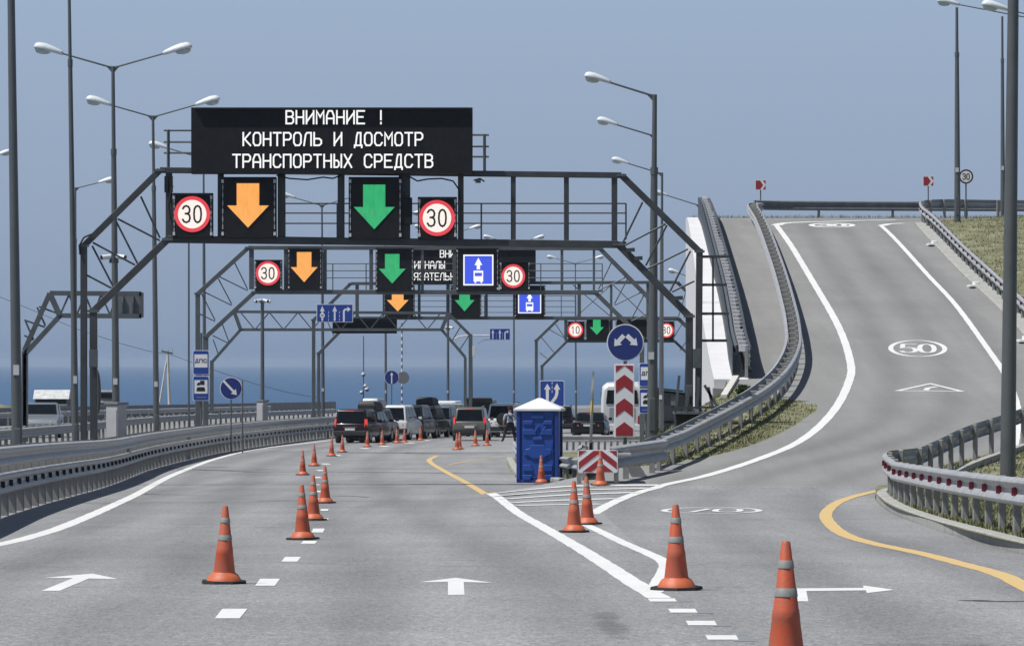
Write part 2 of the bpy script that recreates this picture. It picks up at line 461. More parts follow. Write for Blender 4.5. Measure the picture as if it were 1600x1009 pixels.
M['paver'] = mat('paver_light', (.55, .54, .50), .85, scale=4, var=.15)
M['orange'] = mat('cone_orange', (.45, .064, .018), .6, var=.2, scale=9, bump=.1, dirt=(.3, .16, .12))
M['orange2'] = mat('cone_skirt_orange', (.50, .115, .045), .55, var=.2, scale=9)
M['grey'] = mat('reflective_grey', (.22, .23, .22), .6, var=.15, scale=20)
M['rubber'] = mat('black_rubber', (.015, .015, .015), .8)
M['blue'] = mat('cabin_blue_plastic', (.013, .066, .32), .42, var=.03, scale=3)
M['bluedk'] = mat('cabin_blue_edge', (.010, .045, .26), .45, var=.03, scale=3)
M['roofw'] = mat('cabin_roof_white', (.72, .73, .74), .6, var=.05)
M['sblue'] = mat('sign_blue', (.013, .052, .29), .45, var=.08, scale=6)
M['sblued'] = mat('sign_dark_blue', (.012, .03, .17), .45, var=.08, scale=6)
M['swhite'] = mat('sign_white', (.74, .75, .77), .5, var=.06)
M['sred'] = mat('sign_red', (.30, .022, .03), .5, var=.1)
M['sblack'] = mat('sign_black', (.012, .012, .012), .6)
M['sback'] = mat('sign_back_grey', (.17, .18, .19), .6, .2)
M['glass'] = mat('car_glass', (.006, .008, .010), .08, var=.1, spec=.3)
M['tyre'] = mat('tyre', (.012, .012, .012), .85)
M['rim'] = mat('alloy_rim', (.35, .36, .37), .35, .7)
M['trim'] = mat('black_trim', (.02, .02, .022), .6)
M['tail'] = mat('tail_lamp_red', (.22, .012, .02), .15, var=.2, coat=.5)
M['brake'] = glow('brake_lamp_lit', (.9, .07, .05), .75, (.3, .02, .02))
M['chrome'] = mat('chrome', (.6, .6, .6), .15, 1.0)
M['num'] = mat('number_plate', (.6, .6, .6), .5)
M['reflred'] = mat('red_reflector', (.13, .010, .022), .4)
M['amberled'] = glow('amber_led', (1.0, .43, .10), 1.0, var=.10, scale=14)
M['greenled'] = glow('green_led', (.03, .44, .16), 1.0, var=.16, scale=14)
M['whiteled'] = glow('white_led', (1.0, 1.0, 1.0), 1.0)
M['creamled'] = glow('cream_led', (1.0, .90, .83), 1.0)
M['redled'] = glow('red_led', (.80, .055, .075), 1.0)
M['blueled'] = glow('blue_led', (.05, .10, .80), 1.0)
M['skin'] = mat('skin', (.36, .20, .14), .6)
M['shirt'] = mat('pale_blue_shirt', (.30, .36, .44), .9)
M['wshirt'] = mat('white_shirt', (.65, .65, .66), .9)
M['dark'] = mat('dark_cloth', (.012, .012, .016), .9)
M['leaf'] = grassy('leaf_green', ((.02, .04, .012), (.045, .085, .025), (.10, .14, .05)), 6)
M['leaf2'] = grassy('conifer_green', ((.015, .03, .02), (.03, .06, .035), (.05, .09, .05)), 6)
M['bark'] = mat('bark', (.08, .06, .045), .9)
M['hut'] = mat('corrugated_roof', (.50, .52, .52), .7, var=.25, scale=2.5)
M['hutwall'] = mat('hut_wall_grey', (.16, .18, .19), .8)
M['cabinet'] = mat('cabinet_grey', (.36, .365, .375), .6, var=.08)
M['weed'] = mat('yellow_stripe', (.55, .42, .13), .7)

# ------------------------------------------------------------------ setting: sea, land, roads
def sea_mat():
    m, nt, b = nodes('sea_water'); L = nt.links
    b.inputs['Base Color'].default_value = (.038, .094, .188, 1)
    b.inputs['Roughness'].default_value = .55; b.inputs['Specular IOR Level'].default_value = .12
    g = nt.nodes.new('ShaderNodeNewGeometry')
    mp = nt.nodes.new('ShaderNodeMapping'); mp.inputs['Scale'].default_value = (.25, .05, 1); L.new(g.outputs['Position'], mp.inputs[0])
    n = nt.nodes.new('ShaderNodeTexNoise'); n.inputs['Scale'].default_value = .6; n.inputs['Detail'].default_value = 6
    L.new(mp.outputs[0], n.inputs['Vector'])
    bp = nt.nodes.new('ShaderNodeBump'); bp.inputs['Strength'].default_value = .25; bp.inputs['Distance'].default_value = .4
    L.new(n.outputs['Fac'], bp.inputs['Height']); L.new(bp.outputs[0], b.inputs['Normal'])
    return m
SEA_Z = -16.0
mb = MB()
ys = [-200, 300, 600, 1200, 2500, 5000, 10000, 20000, 26000]
mb.loft([[(-14000, y, SEA_Z), (14000, y, SEA_Z)] for y in ys], caps=False, closed=False)
tag(mb.obj('sea', sea_mat()), 'blue sea behind the bridge approach under hazy sky', 'sea', kind='structure')

def frange(a, b, s):
    n = max(1, int(round((b-a)/s))); return [a+(b-a)*i/n for i in range(n+1)]
rows_near = frange(6, 70, 1.0)[:-1]+frange(70, 135, .5)[:-1]+frange(135, 235, 1.0)
def sheet(name, rows, left, right, ncol, m, z, label, cat, parent=None, cols=None, lane=None):
    mb = MB(); secs = []
    for Y in rows:
        a, b = left(Y), right(Y)
        xs = [a+(b-a)*i/ncol for i in range(ncol+1)]
        secs.append([(x, Y, z(x, Y)) for x in xs])
    mb.loft(secs, caps=False, closed=False)
    o = mb.obj(name, m, parent, smooth='all')
    if lane:
        at = o.data.attributes.new('lane', 'FLOAT', 'POINT')
        for i, v_ in enumerate(o.data.vertices): at.data[i].value = lane(v_.co.x, v_.co.y)
    return tag(o, label, cat, kind='structure')
# gore nose: the two pavements part where the island begins
_xM = pchip([(96, 1.62), (108, 1.62), (113, 1.5), (118, 1.15), (124, .5), (130, .12), (165, -.2), (175, .15), (185, 1.0), (193, 2.4), (199, 5.0), (202, 8.3)])
_xP = pchip([(96, 1.62), (101, 1.9), (104, 3.9), (109, 5.7), (113, 6.7), (118, 7.7), (122, 8.3), (123.5, 8.0), (126, 6.9), (129, 6.25)])
def xM(Y): return _xM(Y) if Y < 202 else xA(Y)-.3
def xP(Y): return _xP(Y) if Y < 129 else xA(Y)
far_rows = frange(96, 136, .5)[:-1]+frange(136, 330, 2.0)+frange(340, 640, 10)
def mainright(Y): return xM(Y) if Y < 203 else (8.4 if Y < 300 else xL(Y)+18)
road = sheet('road', frange(6, 96, .75), lambda Y: xL(Y)-.35, lambda Y: min(xR(Y), 1.62) , 34, M['asphalt'], H, 'grey asphalt main carriageway running down to the checkpoint', 'road', lane=lambda x, Y: x-xL(Y))
r2 = sheet('road', far_rows, lambda Y: xL(Y)-.35, mainright, 40, M['asphalt'], lambda x, Y: H(x, Y) if Y < 130 else zm(Y), 'grey asphalt of the checkpoint lanes under the gantries', 'road', lane=lambda x, Y: x-xL(Y))
r3 = sheet('ramp_road', frange(96, 214, .5)[:-1]+frange(214, 222, 1), lambda Y: 1.62 if Y <= 96 else (xP(Y) if Y < 129 else xA(Y)+.01), lambda Y: min(xR(Y), 40), 30, M['ramp'], H, 'pale asphalt exit ramp climbing and curving right over a crest', 'road', lane=lambda x, Y: x-xR(Y)+6.6)
r4 = sheet('road', frange(6, 96, .75), lambda Y: 1.62, lambda Y: xR(Y), 18, M['asphalt'], H, 'grey asphalt of the right turning lane leading to the ramp', 'road', lane=lambda x, Y: x-xR(Y)+6.6)
# land
isl = sheet('grass_verge', frange(96, 202, .5), xM, xP, 26, M['grass'], H, 'grassy wedge between the main road and the ramp', 'verge')
rg = sheet('grass_bank', frange(6, 222, 1.0), lambda Y: min(xR(Y), 60), lambda Y: xR(Y)+45, 30, M['grass'], lambda x, Y: H(x, Y)+(.13 if Y < 92 else .13*(1-sstep((Y-92)/6))), 'dry grass bank to the right of the ramp', 'bank')
def xN(Y): return xL(Y)-(3.7+2.1*sstep((Y-150)/90))
sheet('median_ground', frange(6, 330, 4)+frange(340, 640, 10), xN, lambda Y: xL(Y)-.35, 3, M['gravel'], lambda x, Y: zm(Y)-.02+.7*sstep((xL(Y)-x-.6)/2.5), 'gravel median between the two carriageways', 'median')
def zopp(Y): return zm(Y)+.68
sheet('opposite_road', frange(6, 330, 4)+frange(340, 640, 10), lambda Y: xN(Y)-13.5, xN, 3, M['ramp'], lambda x, Y: zopp(Y), 'opposite carriageway beyond the median', 'road')
# the ground under everything, falling to the shore
mb = MB(); secs = []
for Y in frange(2, 700, 10):
    z0 = zm(Y)-.6
    l = xN(Y)-13.6; r = (9.5 if Y < 300 else xL(Y)+18.2)
    if Y > 203: r += 0
    secs.append([(l-30, Y, SEA_Z-2), (l-3, Y, z0-2), (l, Y, z0+.6), (l+8, Y, z0), (r, Y, z0-.05), (r+.05, Y, z0-.1), (r+60, Y, z0-1.2 if Y < 225 else SEA_Z-2), (r+90, Y, SEA_Z-3)])
mb.loft(secs, caps=False, closed=False)
tag(mb.obj('ground', M['dry'], smooth='all'), 'dry earth embankment under the roads', 'ground', kind='structure')
# crest ground behind the ramp top
mb = MB(); secs = []
for Y, dz in ((213, -.02), (216, .02), (219, .0), (223, -.25), (230, -1.2), (240, -3), (262, -12), (270, -20)):
    x0 = max(xA(Y), 8.6)
    secs.append([(x0+(60-x0)*i/40, Y, CZ+6.86+dz+(.05*random.uniform(-1, 1) if Y > 214 and Y < 225 else 0)) for i in range(41)])
mb.loft(secs, caps=False, closed=False)
tag(mb.obj('crest_verge', M['dry'], smooth='all'), 'dry grass strip along the top of the ramp', 'verge', kind='structure')
# ------------------------------------------------------------------ road markings (painted parts of the roads)
def gline(name, px, w, m, parent, dz=.007, step=.6, world_pts=None):
    pts = world_pts or [G(u, v) for u, v in px]
    pl = catmull([(p[0], p[1], 0) for p in pts], step)
    mb = MB(); secs = []
    n = len(pl)
    for i, p in enumerate(pl):
        d = pl[min(i+1, n-1)]-pl[max(i-1, 0)]; d.normalize(); nn = Vector((d.y, -d.x, 0))
        ww = (w(i/(n-1)) if callable(w) else w)*(1+.07*math.sin(i*1.7)*math.sin(i*.53+1))
        a, b = p-nn*ww/2, p+nn*ww/2; e_ = dz*(.4 if p.y < 76 else .4+.6*min(1, (p.y-76)/15))
        secs.append([(a.x, a.y, H(a.x, a.y)+e_), (b.x, b.y, H(b.x, b.y)+e_)])
    mb.loft(secs, caps=False, closed=False)
    return mb.obj(name, m, parent)
def gpoly(mb, px, dz=.008):
    pts = [G(u, v) for u, v in px]
    for p in pts: p.z += dz*(.4 if p.y < 76 else 1)
    vs = [mb.bm.verts.new(p) for p in pts]
    es = [mb.bm.edges.new((vs[i], vs[(i+1) % len(vs)])) for i in range(len(vs))]
    bmesh.ops.triangle_fill(mb.bm, edges=es, use_beauty=True)
gline('edge_line', [(-120, 873), (0, 850), (50, 838), (110, 818), (200, 779), (250, 752), (290, 734), (340, 716), (400, 702), (480, 692), (518, 688)], .24, M['white'], road)
gline('edge_line', [(768, 771), (800, 794), (850, 824), (900, 853), (950, 884), (985, 907), (1030, 934)], .21, M['white'], road)
gline('edge_line', [(683, 712), (671, 718), (676, 725), (700, 739), (730, 755), (768, 771)], .2, M['yellow'], road)
gline('edge_line', [(700, 726), (740, 719), (790, 713)], .11, M['yellow'], road)
gline('edge_line', [(912, 818), (940, 831), (975, 848), (1010, 863), (1036, 876), (1041, 886), (1034, 902), (1021, 925)], .17, M['white'], road)
gline('edge_line', [(925, 803), (950, 789), (985, 774), (1030, 760), (1100, 744), (1180, 719), (1250, 689), (1300, 645), (1325, 600), (1329, 567), (1310, 510), (1270, 440), (1240, 390), (1222, 364), (1213, 352)], .24, M['white'], r3)
gline('edge_line', [(1585, 700), (1590, 660), (1587, 625), (1563, 573), (1500, 485), (1450, 430), (1400, 375), (1377, 353)], .19, M['white'], r3)
gline('edge_line', [(1213, 352), (1230, 348.5), (1300, 346), (1400, 343.5)], .5, M['white'], r3)
gline('edge_line', [(1377, 353), (1390, 350), (1412, 349)], .4, M['white'], r3)
gline('edge_line', [(1379, 765), (1333, 776), (1304, 788), (1290, 804), (1301, 822), (1325, 837), (1366, 849), (1438, 864), (1504, 881), (1559, 896), (1604, 917), (1700, 970)], .22, M['yellow'], r3)
for a, b, c in (((780, 770), (905, 763.5), (1030, 758)), ((781, 775), (900, 769), (1012, 763)), ((788, 780), (900, 774.5), (992, 769.5)), ((797, 785.5), (880, 782), (965, 779)), ((806, 790), (870, 789), (940, 787.5))):
    gline('hatch_line', [a, c], .42, M['white'], road, dz=.012, step=.3)
DASH = [(361, 958.5, 39, 15, 12), (418, 909.5, 31, 11, 8), (455, 873.5, 25, 7.5, 6), (483, 847, 22, 4.5, 4), (497, 828.5, 18, 6, 3), (505, 811, 15, 3, 2), (507, 797, 12, 3, 1), (500, 780, 11, 2.6, -1), (497, 768, 11, 2.4, -2), (494, 757, 11, 2.2, -3), (496, 746, 11, 2.0, -4), (501, 735, 11, 1.8, -5), (509, 725, 12, 1.6, -6), (527, 711.5, 12, 1.4, -6), (570, 700.5, 14, 1.2, -6), (600, 697, 14, 1.2, -6), (640, 692, 14, 1, -6), (664, 688, 14, 1, -6),
        (1035, 937.2, 42, 5, -4), (1067, 954, 42, 6, -4), (1096, 973.3, 45, 7, -4), (1128, 995.8, 48, 7, -4), (1166, 1023, 52, 8, -5)]
for u, v, w, h, sk in DASH:
    mb = MB(); gpoly(mb, [(u-w/2-sk/2, v+h/2), (u+w/2-sk/2, v+h/2), (u+w/2+sk/2, v-h/2), (u-w/2+sk/2, v-h/2)], .009)
    mb.obj('lane_dash', M['white'], road)
for u, v, w, h in ((1070, 937.5, 30, 5), (1100, 954.5, 34, 7), (1126, 974.5, 34, 7), (1160, 998, 38, 8)):
    mb = MB(); gpoly(mb, [(u-w/2+5, v+h/2), (u+w/2, v+h/2), (u+w/2-4, v-h/2), (u-w/2+1, v-h/2)], .006)
    mb.obj('painted_out_dash', M['old'], road)
def zz(l): return [(1200+a/3.6175, 730+b/3.6175) for a, b in l]
ARR = [[(65, 922.8), (93, 922.8), (139, 903.6), (185, 904.5), (151, 897.2), (144, 896), (120, 898), (68, 902.6), (114, 903)],
       [(654, 909.4), (712, 902.4), (770, 910.2), (724.5, 909.2), (726, 929), (700, 929.5), (700, 908.8)],
       zz([(130, 757), (228, 757), (217, 699), (553, 695), (560, 710), (715, 692), (538, 667), (540, 681), (130, 684)])]
for a in ARR:
    mb = MB(); gpoly(mb, a); mb.obj('painted_arrow', M['white'], road)
gline('tar_seam', [(380, 737), (520, 737), (700, 739), (900, 744), (1000, 745)], .35, M['tar'], road, dz=.004)
gline('tar_seam', [(515, 706.5), (600, 707), (700, 709.5), (790, 710)], .3, M['tar'], road, dz=.004)
gline('tar_seam', [(262, 731), (320, 734), (400, 737)], .25, M['tar'], road, dz=.004)
gline('tar_seam', [(220, 771), (250, 772.5), (310, 773)], .12, M['tar'], road, dz=.004)
gline('tar_seam', [(1512, 937), (1550, 939), (1610, 939)], .22, M['tar'], r3, dz=.004)
gline('tar_seam', [(520, 774.5), (550, 775), (575, 776.5)], .12, M['tar'], road, dz=.004)
# ellipse speed markings and warning triangle, drawn flat on the ramp
FONT = {
 'А': [[(0, 0), (0, .62), (.25, 1), (.75, 1), (1, .62), (1, 0)], [(0, .4), (1, .4)]],
 'Б': [[(.95, 1), (0, 1), (0, 0), (.75, 0), (1, .15), (1, .42), (.75, .57), (0, .57)]],
 'В': [[(0, 0), (0, 1), (.7, 1), (.95, .87), (.95, .65), (.7, .53), (0, .53)], [(.7, .53), (1, .4), (1, .13), (.75, 0), (0, 0)]],
 'Г': [[(0, 0), (0, 1), (.95, 1)]],
 'Д': [[(0, -.16), (0, 0), (1, 0), (1, -.16)], [(.15, 0), (.3, .75), (.42, 1), (.85, 1), (.85, 0)]],
 'Е': [[(1, 1), (0, 1), (0, 0), (1, 0)], [(0, .52), (.8, .52)]],
 'З': [[(0, .85), (.22, 1), (.78, 1), (1, .85), (1, .65), (.78, .53), (.35, .53)], [(.78, .53), (1, .38), (1, .15), (.78, 0), (.22, 0), (0, .15)]],
 'И': [[(0, 1), (0, 0)], [(0, .12), (1, .88)], [(1, 1), (1, 0)]],
 'К': [[(0, 0), (0, 1)], [(.95, 1), (.18, .5), (1, 0)], [(0, .5), (.18, .5)]],
 'Л': [[(0, 0), (.22, .85), (.42, 1), (1, 1), (1, 0)]],
 'М': [[(0, 0), (0, 1), (.5, .52), (1, 1), (1, 0)]],
 'Н': [[(0, 0), (0, 1)], [(1, 0), (1, 1)], [(0, .5), (1, .5)]],
 'О': [[(.24, 0), (0, .2), (0, .8), (.24, 1), (.76, 1), (1, .8), (1, .2), (.76, 0), (.24, 0)]],
 'П': [[(0, 0), (0, 1), (1, 1), (1, 0)]],
 'Р': [[(0, 0), (0, 1), (.75, 1), (1, .85), (1, .6), (.75, .45), (0, .45)]],
 'С': [[(1, .8), (.76, 1), (.24, 1), (0, .8), (0, .2), (.24, 0), (.76, 0), (1, .2)]],
 'Т': [[(0, 1), (1, 1)], [(.5, 1), (.5, 0)]],
 'Х': [[(0, 0), (1, 1)], [(0, 1), (1, 0)]],
 'Ы': [[(0, 1), (0, 0), (.45, 0), (.65, .14), (.65, .4), (.45, .53), (0, .53)], [(1, 0), (1, 1)]],
 'Ь': [[(0, 1), (0, 0), (.72, 0), (1, .14), (1, .4), (.72, .53), (0, .53)]],
 'Я': [[(1, 0), (1, 1), (.25, 1), (0, .86), (0, .6), (.25, .46), (1, .46)], [(.45, .46), (0, 0)]],
 '!': [[(.5, 1), (.5, .32)], [(.5, .06), (.5, .0)]],
 '0': [[(.5, 0), (.24, .05), (.06, .2), (0, .5), (.06, .8), (.24, .95), (.5, 1), (.76, .95), (.94, .8), (1, .5), (.94, .2), (.76, .05), (.5, 0)]],
 '1': [[(.2, .78), (.55, 1), (.55, 0)]],
 '3': [[(.02, .84), (.2, .96), (.5, 1), (.8, .94), (.96, .78), (.88, .6), (.6, .53), (.38, .53)], [(.6, .53), (.9, .45), (1, .26), (.86, .07), (.5, 0), (.18, .04), (0, .17)]],
 '5': [[(.92, 1), (.15, 1), (.07, .55), (.5, .6), (.86, .52), (1, .3), (.86, .08), (.5, 0), (.18, .04), (0, .16)]],
 '7': [[(0, 1), (1, 1), (.4, 0)]],
}
def ground_strokes(name, strokes, w, c, ang, parent, wy=None):
    """flat paint strokes: points in metres across, along, round ground point c"""
    mb = MB(); ca, sa = math.cos(ang), math.sin(ang)
    for k, (pl, closed) in enumerate(strokes):
        m2 = MB()
        m2.stroke(pl, w, 0, .002, closed=closed)
        for f in m2.bm.faces:
            if len(set(round(q.co.y, 5) for q in f.verts)) == 1 and f.verts[0].co.y < .001:
                pts = []
                for q in f.verts:
                    x = c[0]+q.co.x*ca+q.co.z*sa; y = c[1]-q.co.x*sa+q.co.z*ca
                    pts.append((x, y, H(x, y)+.007+.0010*k))
                mb.face(pts)
        m2.bm.free()
    return mb.obj(name, M['white'], parent)
def ell(a, b, n=40): return [(a*math.cos(2*math.pi*i/n), b*math.sin(2*math.pi*i/n)) for i in range(n)]
def speed_mark(text, u, v, wid, lng, ang, w):
    c = G(u, v)
    st = [(ell(wid/2, lng/2), True)]
    n = len(text); dw = wid*.27
    for i, ch in enumerate(text):
        x0 = (i-(n-1)/2)*wid*.34-dw/2
        for pl in FONT[ch]: st.append(([(x0+p[0]*dw, (p[1]-.5)*lng*.52) for p in pl], False))
    ground_strokes('speed_marking', st, w, c, ang, r3)
speed_mark('70', 1112, 797.5, 1.72, 4.2, .06, .12)
speed_mark('50', 1434, 544.5, 1.72, 6.2, .08, .16)
speed_mark('30', 1300, 352, 1.85, 3.2, .08, .26)
c = G(1453, 606)
ground_strokes('warning_triangle', [([(-.9, -1.1), (0, 1.5), (.9, -1.1)], True), ([(-.10, -.8), (-.06, -.1), (.16, .35)], False)], .16, c, .10, r3)
mb = MB()
for dx, dy, rr in ((0, 0, .32), (.25, -1.4, .36), (.5, -2.6, .42)):
    p = G(937, 962); 
gpoly(mb, [(905, 950), (960, 948), (1010, 1004), (930, 1008)], .004)
mb.obj('oil_stain', M['stain'], road)

# concrete parapet on the far side of the opposite road
mb = MB(); pl = [Vector((xN(Y)-13.2, Y, zopp(Y)-.1)) for Y in frange(120, 424, 8)]
mb.sweep(pl, [(0, 0), (0, 1.12), (-.25, 1.12), (-.25, 0)]); tag(mb.obj('parapet', M['parapet'], None), 'long grey concrete parapet between the opposite road and the sea', 'wall')
# kerbs
def kerb(name, px, w, h, parent, inward=1, pts=None):
    pl = catmull([(p[0], p[1], 0) for p in (pts or [G(u, v) for u, v in px])], .8)
    for p in pl: p.z = H(p.x, p.y)
    mb = MB(); mb.sweep(pl, [(0, -.1), (0, h-.03), (.03*inward, h), (w*inward, h), (w*inward, -.1)])
    return tag(mb.obj(name, M['kerb'], parent, smooth=True), kind='structure')
hp = [(5.85, 14), (5.95, 35), (6.05, 50), (6.22, 60), (6.38, 69), (6.75, 79), (7.02, 85.5), (7.25, 89), (7.7, 91.2), (8.3, 92.6), (9.0, 95.6), (10.2, 101), (12.3, 108)]
tag(kerb('kerb', None, .2, .15, None, 1, hp), 'pale concrete kerb rounding the nose of the right hand island', 'kerb')
rk = [(xR(Y)-.03, Y) for Y in (112, 116, 120, 125, 130, 136, 146, 158, 174, 193, 202)]
tag(kerb('kerb', None, .5, .14, None, 1, rk), 'concrete kerb under the guardrail on the right edge of the ramp', 'kerb')
ik = [(-.2, 165), (.12, 131), (.5, 125), (1.15, 119.5), (1.5, 115)]
tag(kerb('kerb', None, .2, .15, None, -1, ik), 'kerb curving round the island nose beside the blue cabin', 'kerb')
# gutter outlets on the ramp's right kerb
for u, v in ((1450, 384), (1514, 449), (1591, 535)):
    p = G(u, v); mb = MB()
    mb.box((p.x+.1, p.y, p.z+.05), (.26, 1.1, .1)); mb.box((p.x+.28, p.y+.2, p.z+.1), (.2, .7, .24))
    tag(mb.obj('gutter_outlet', M['roofw'], None, bevel=.03), {1450: 'white gutter outlet on the ramp kerb, nearest the crest', 1514: 'white gutter outlet halfway down the right ramp kerb', 1591: 'white gutter outlet on the ramp kerb behind the thick pole'}[u], 'drain outlet', 'gutter outlets on the ramp kerb')

# retaining wall of the ramp
mb = MB(); secs = []
for Y in frange(131, 216, 5):
    x = xA(Y); g_ = .66-.45*sstep((Y-170)/45); secs.append([(x-.35, Y, zm(Y)-.3), (x-.35, Y, zr(Y)+.03), (x+g_, Y, zr(Y)+.03), (x+g_, Y, zm(Y)-.3)])
x = xA(216)
secs.append([(x+3, 226, zm(216)-.3), (x+3, 226, zr(216)-.02), (x+4, 226, zr(216)-.02), (x+4, 226, zm(216)-.3)])
mb.loft(secs)
tag(mb.obj('retaining_wall', M['wallwhite']), 'white retaining wall holding up the left side of the ramp', 'wall')
mb = MB(); a = xA(130)
mb.hexa([(a-.36, 130.6, zm(130)-.2), (a+1.4, 130.6, zm(130)-.2), (a+1.4, 131.2, zm(130)-.2), (a-.36, 131.2, zm(130)-.2)], [(a-.36, 130.6, zr(130)-.15), (a+1.4, 130.6, zr(130)-.3), (a+1.4, 131.2, zr(130)-.3), (a-.36, 131.2, zr(130)-.15)])
tag(mb.obj('abutment_block', M['parapet']), 'dark grey concrete block at the foot of the white wall', 'concrete block')
# pale paver strip curving down beside the path
pv = [tuple(G(u, v)[:2]) for u, v in ((1153, 528), (1157, 548), (1156, 570), (1150, 590), (1139, 609), (1131, 622))]
pl = catmull([(x, y, 0) for x, y in pv], .8)
for p in pl: p.z = H(p.x, p.y)
mb = MB(); mb.sweep(pl, [(-.09, .0), (-.09, .1), (.09, .1), (.09, .0)])
tag(mb.obj('paver_strip', M['paver']), 'pale paver kerb curving down beside the ramp footpath', 'kerb', kind='structure')

# ------------------------------------------------------------------ guardrails
def wprof(z0, h=.31, d=.085, off=0.0, t=.006):
    f = [(0, 0), (d*.85, .09), (d, .17), (d*.85, .28), (.012, .42), (.012, .58), (d*.85, .72), (d, .83), (d*.85, .91), (0, 1)]
    a = [(off+x, z0+y*h) for x, y in f]; b = [(off+x-t, z0+y*h) for x, y in f[::-1]]
    return a+b
POST = {}
def post_mesh(h, w, d):
    k = (round(h, 2), w, d)
    if k not in POST:
        mb = MB(); mb.box((0, 0, h/2-.06), (w, d, h+.12))
        o = mb.obj('post', M['post'], None, bevel=.012, seg=1); POST[k] = o.data; bpy.data.objects.remove(o)
    return POST[k]
BLK = {}
def guardrail(label, pts, beams, side=1, step=2.0, ph=.72, pw=.13, pd=.1, backoff=None, name='guardrail', reflect=None, bmat='post', panel=None, limit=98, blocks=None, zf=H, mrail='rail', posts=True, rmat='reflred'):
    pl = catmull([(p[0], p[1], 0) for p in pts], 1.0)
    if zf:
        for p in pl: p.z = zf(p.x, p.y)
    root = thing(name, label, 'guardrail', tuple(pl[0]))
    for (z0, h, off) in beams:
        mb = MB(); mb.sweep(pl, wprof(z0, h, off=off), side); mb.obj('beam', M[mrail], root, world=True, smooth=True)
    if backoff:
        for (z0, h, off) in backoff:
            mb = MB(); mb.sweep(pl, [(-a, b) for a, b in wprof(z0, h, off=-off)], side); mb.obj('beam', M[mrail], root, world=True, smooth=True)
    if panel:
        mb = MB(); mb.sweep(pl, [(panel[2], panel[0]), (panel[2], panel[1]), (panel[2]-.02, panel[1]), (panel[2]-.02, panel[0])], side); mb.obj('side_panel', M['steel'], root, world=True)
    ps = resample(pl, step)
    def stuff(nm, extra): return extra
    if posts:
        me = post_mesh(ph, pw, pd)
        n = len(ps)
        for i, p in enumerate(ps):
            d = ps[min(i+1, n-1)]-ps[max(i-1, 0)]; a = math.atan2(d.y, d.x)
            nn = Vector((d.y, -d.x, 0)); nn.z = 0; nn.normalize(); nn *= side
            if i < limit:
                o = bpy.data.objects.new('post', me); COL.objects.link(o); o.parent = root
                o.location = p-root.location-nn*(pd/2+.015); o.rotation_euler = (0, 0, a)
            if blocks:
                z0, ln, wd, hh, off = blocks
                if i < limit:
                    k = blocks
                    if k not in BLK:
                        mb = MB(); mb.box((0, 0, 0), (wd, ln, hh)); q = mb.obj('spacer', M[bmat], None, bevel=.01, seg=1); BLK[k] = q.data; bpy.data.objects.remove(q)
                    o = bpy.data.objects.new('spacer', BLK[k]); COL.objects.link(o); o.parent = root
                    o.location = p-root.location-nn*off+Vector((0, 0, z0)); o.rotation_euler = (0, 0, a)
    if reflect:
        z0, sp = reflect
        k = rmat
        if k not in BLK:
            mb = MB(); mb.hexa([(-.02, 0, -.06), (.02, 0, -.06), (.03, .07, -.05), (-.03, .07, -.05)], [(-.02, 0, .06), (.02, 0, .06), (.03, .07, .05), (-.03, .07, .05)])
            q = mb.obj('reflector', M[rmat]); BLK[k] = q.data; bpy.data.objects.remove(q)
        for i, p in enumerate(resample(pl, sp)[:98]):
            n = len(pl); j = min(range(n), key=lambda q: (pl[q]-p).length)
            d = pl[min(j+1, n-1)]-pl[max(j-1, 0)]; nn = Vector((d.y, -d.x, 0)).normalized()*side
            o = bpy.data.objects.new('reflector', BLK[k]); COL.objects.link(o); o.parent = root
            o.location = p-root.location+nn*.02+Vector((0, 0, z0)); o.rotation_euler = (0, 0, math.atan2(nn.y, nn.x)-math.pi/2)
    return root
Lp = [(xL(Y), Y) for Y in (48, 60, 68, 76, 86, 98, 110, 125, 140, 154, 172, 190, 208, 226, 244, 262)]
guardrail('tall steel guardrail with two stacked beams along the left edge of the main road', Lp, [(.40, .36, .0), (.86, .34, -.01)], 1, 2.25, 1.16, .12, .15, backoff=[(.90, .30, -.42)], blocks=(1.04, .26, .1, .22, .26), reflect=(.57, 2.4), rmat='trim')
Lq = [(xL(Y), Y) for Y in (263, 285, 310, 340, 380, 430)]
guardrail('far stretch of the left guardrail behind the queue of cars', Lq, [(.40, .34, .0), (.90, .30, -.01)], 1, 2.4, 1.16, .14, .1)
Np = [(xN(Y), Y) for Y in (60, 80, 100, 120, 140, 160, 180, 200, 225, 250, 280, 320)]
guardrail('dull double guardrail in the median before the opposite road', Np, [(.45, .31, .0)], -1, 2.8, .8, .14, .1, zf=lambda x, y: zopp(y)-.02, backoff=[(.45, .31, -.25)])
Op = [(xN(Y)-12.5, Y) for Y in (150, 180, 210, 240, 270, 300, 340, 380)]
guardrail('guardrail along the far edge of the opposite road', Op, [(.45, .31, .0)], 1, 4.0, .78, .14, .1, zf=lambda x, y: zopp(y))
nose = G(904, 742)
Rp = [tuple(G(u, v)[:2]) for u, v in ((1034, 735), (1046, 729), (1065, 722), (1082, 713), (1102, 702), (1122, 691), (1140, 681), (1157, 671), (1200, 643), (1232, 610))]+[(8.7, 136), (9.25, 145), (9.7, 155), (10.2, 168), (10.65, 182), (11.0, 195), (11.2, 205), (11.5, 210), (11.9, 213)]
Cp = [(11.6, 213.2), (12.8, 214.3), (15, 215), (20, 216), (28, 217.5), (40, 220)]
guardrail('dark guardrail running across the crest of the ramp against the sky', Cp, [(.40, .46, .0)], 1, 3.9, .86, .12, .1, mrail='railshade')
guardrail('steel guardrail climbing the left side of the ramp', Rp, [(.39, .33, .0)], 1, 2.0, .73, .12, .1, backoff=[(.40, .31, -.36)], blocks=(.56, .32, .1, .2, .17))
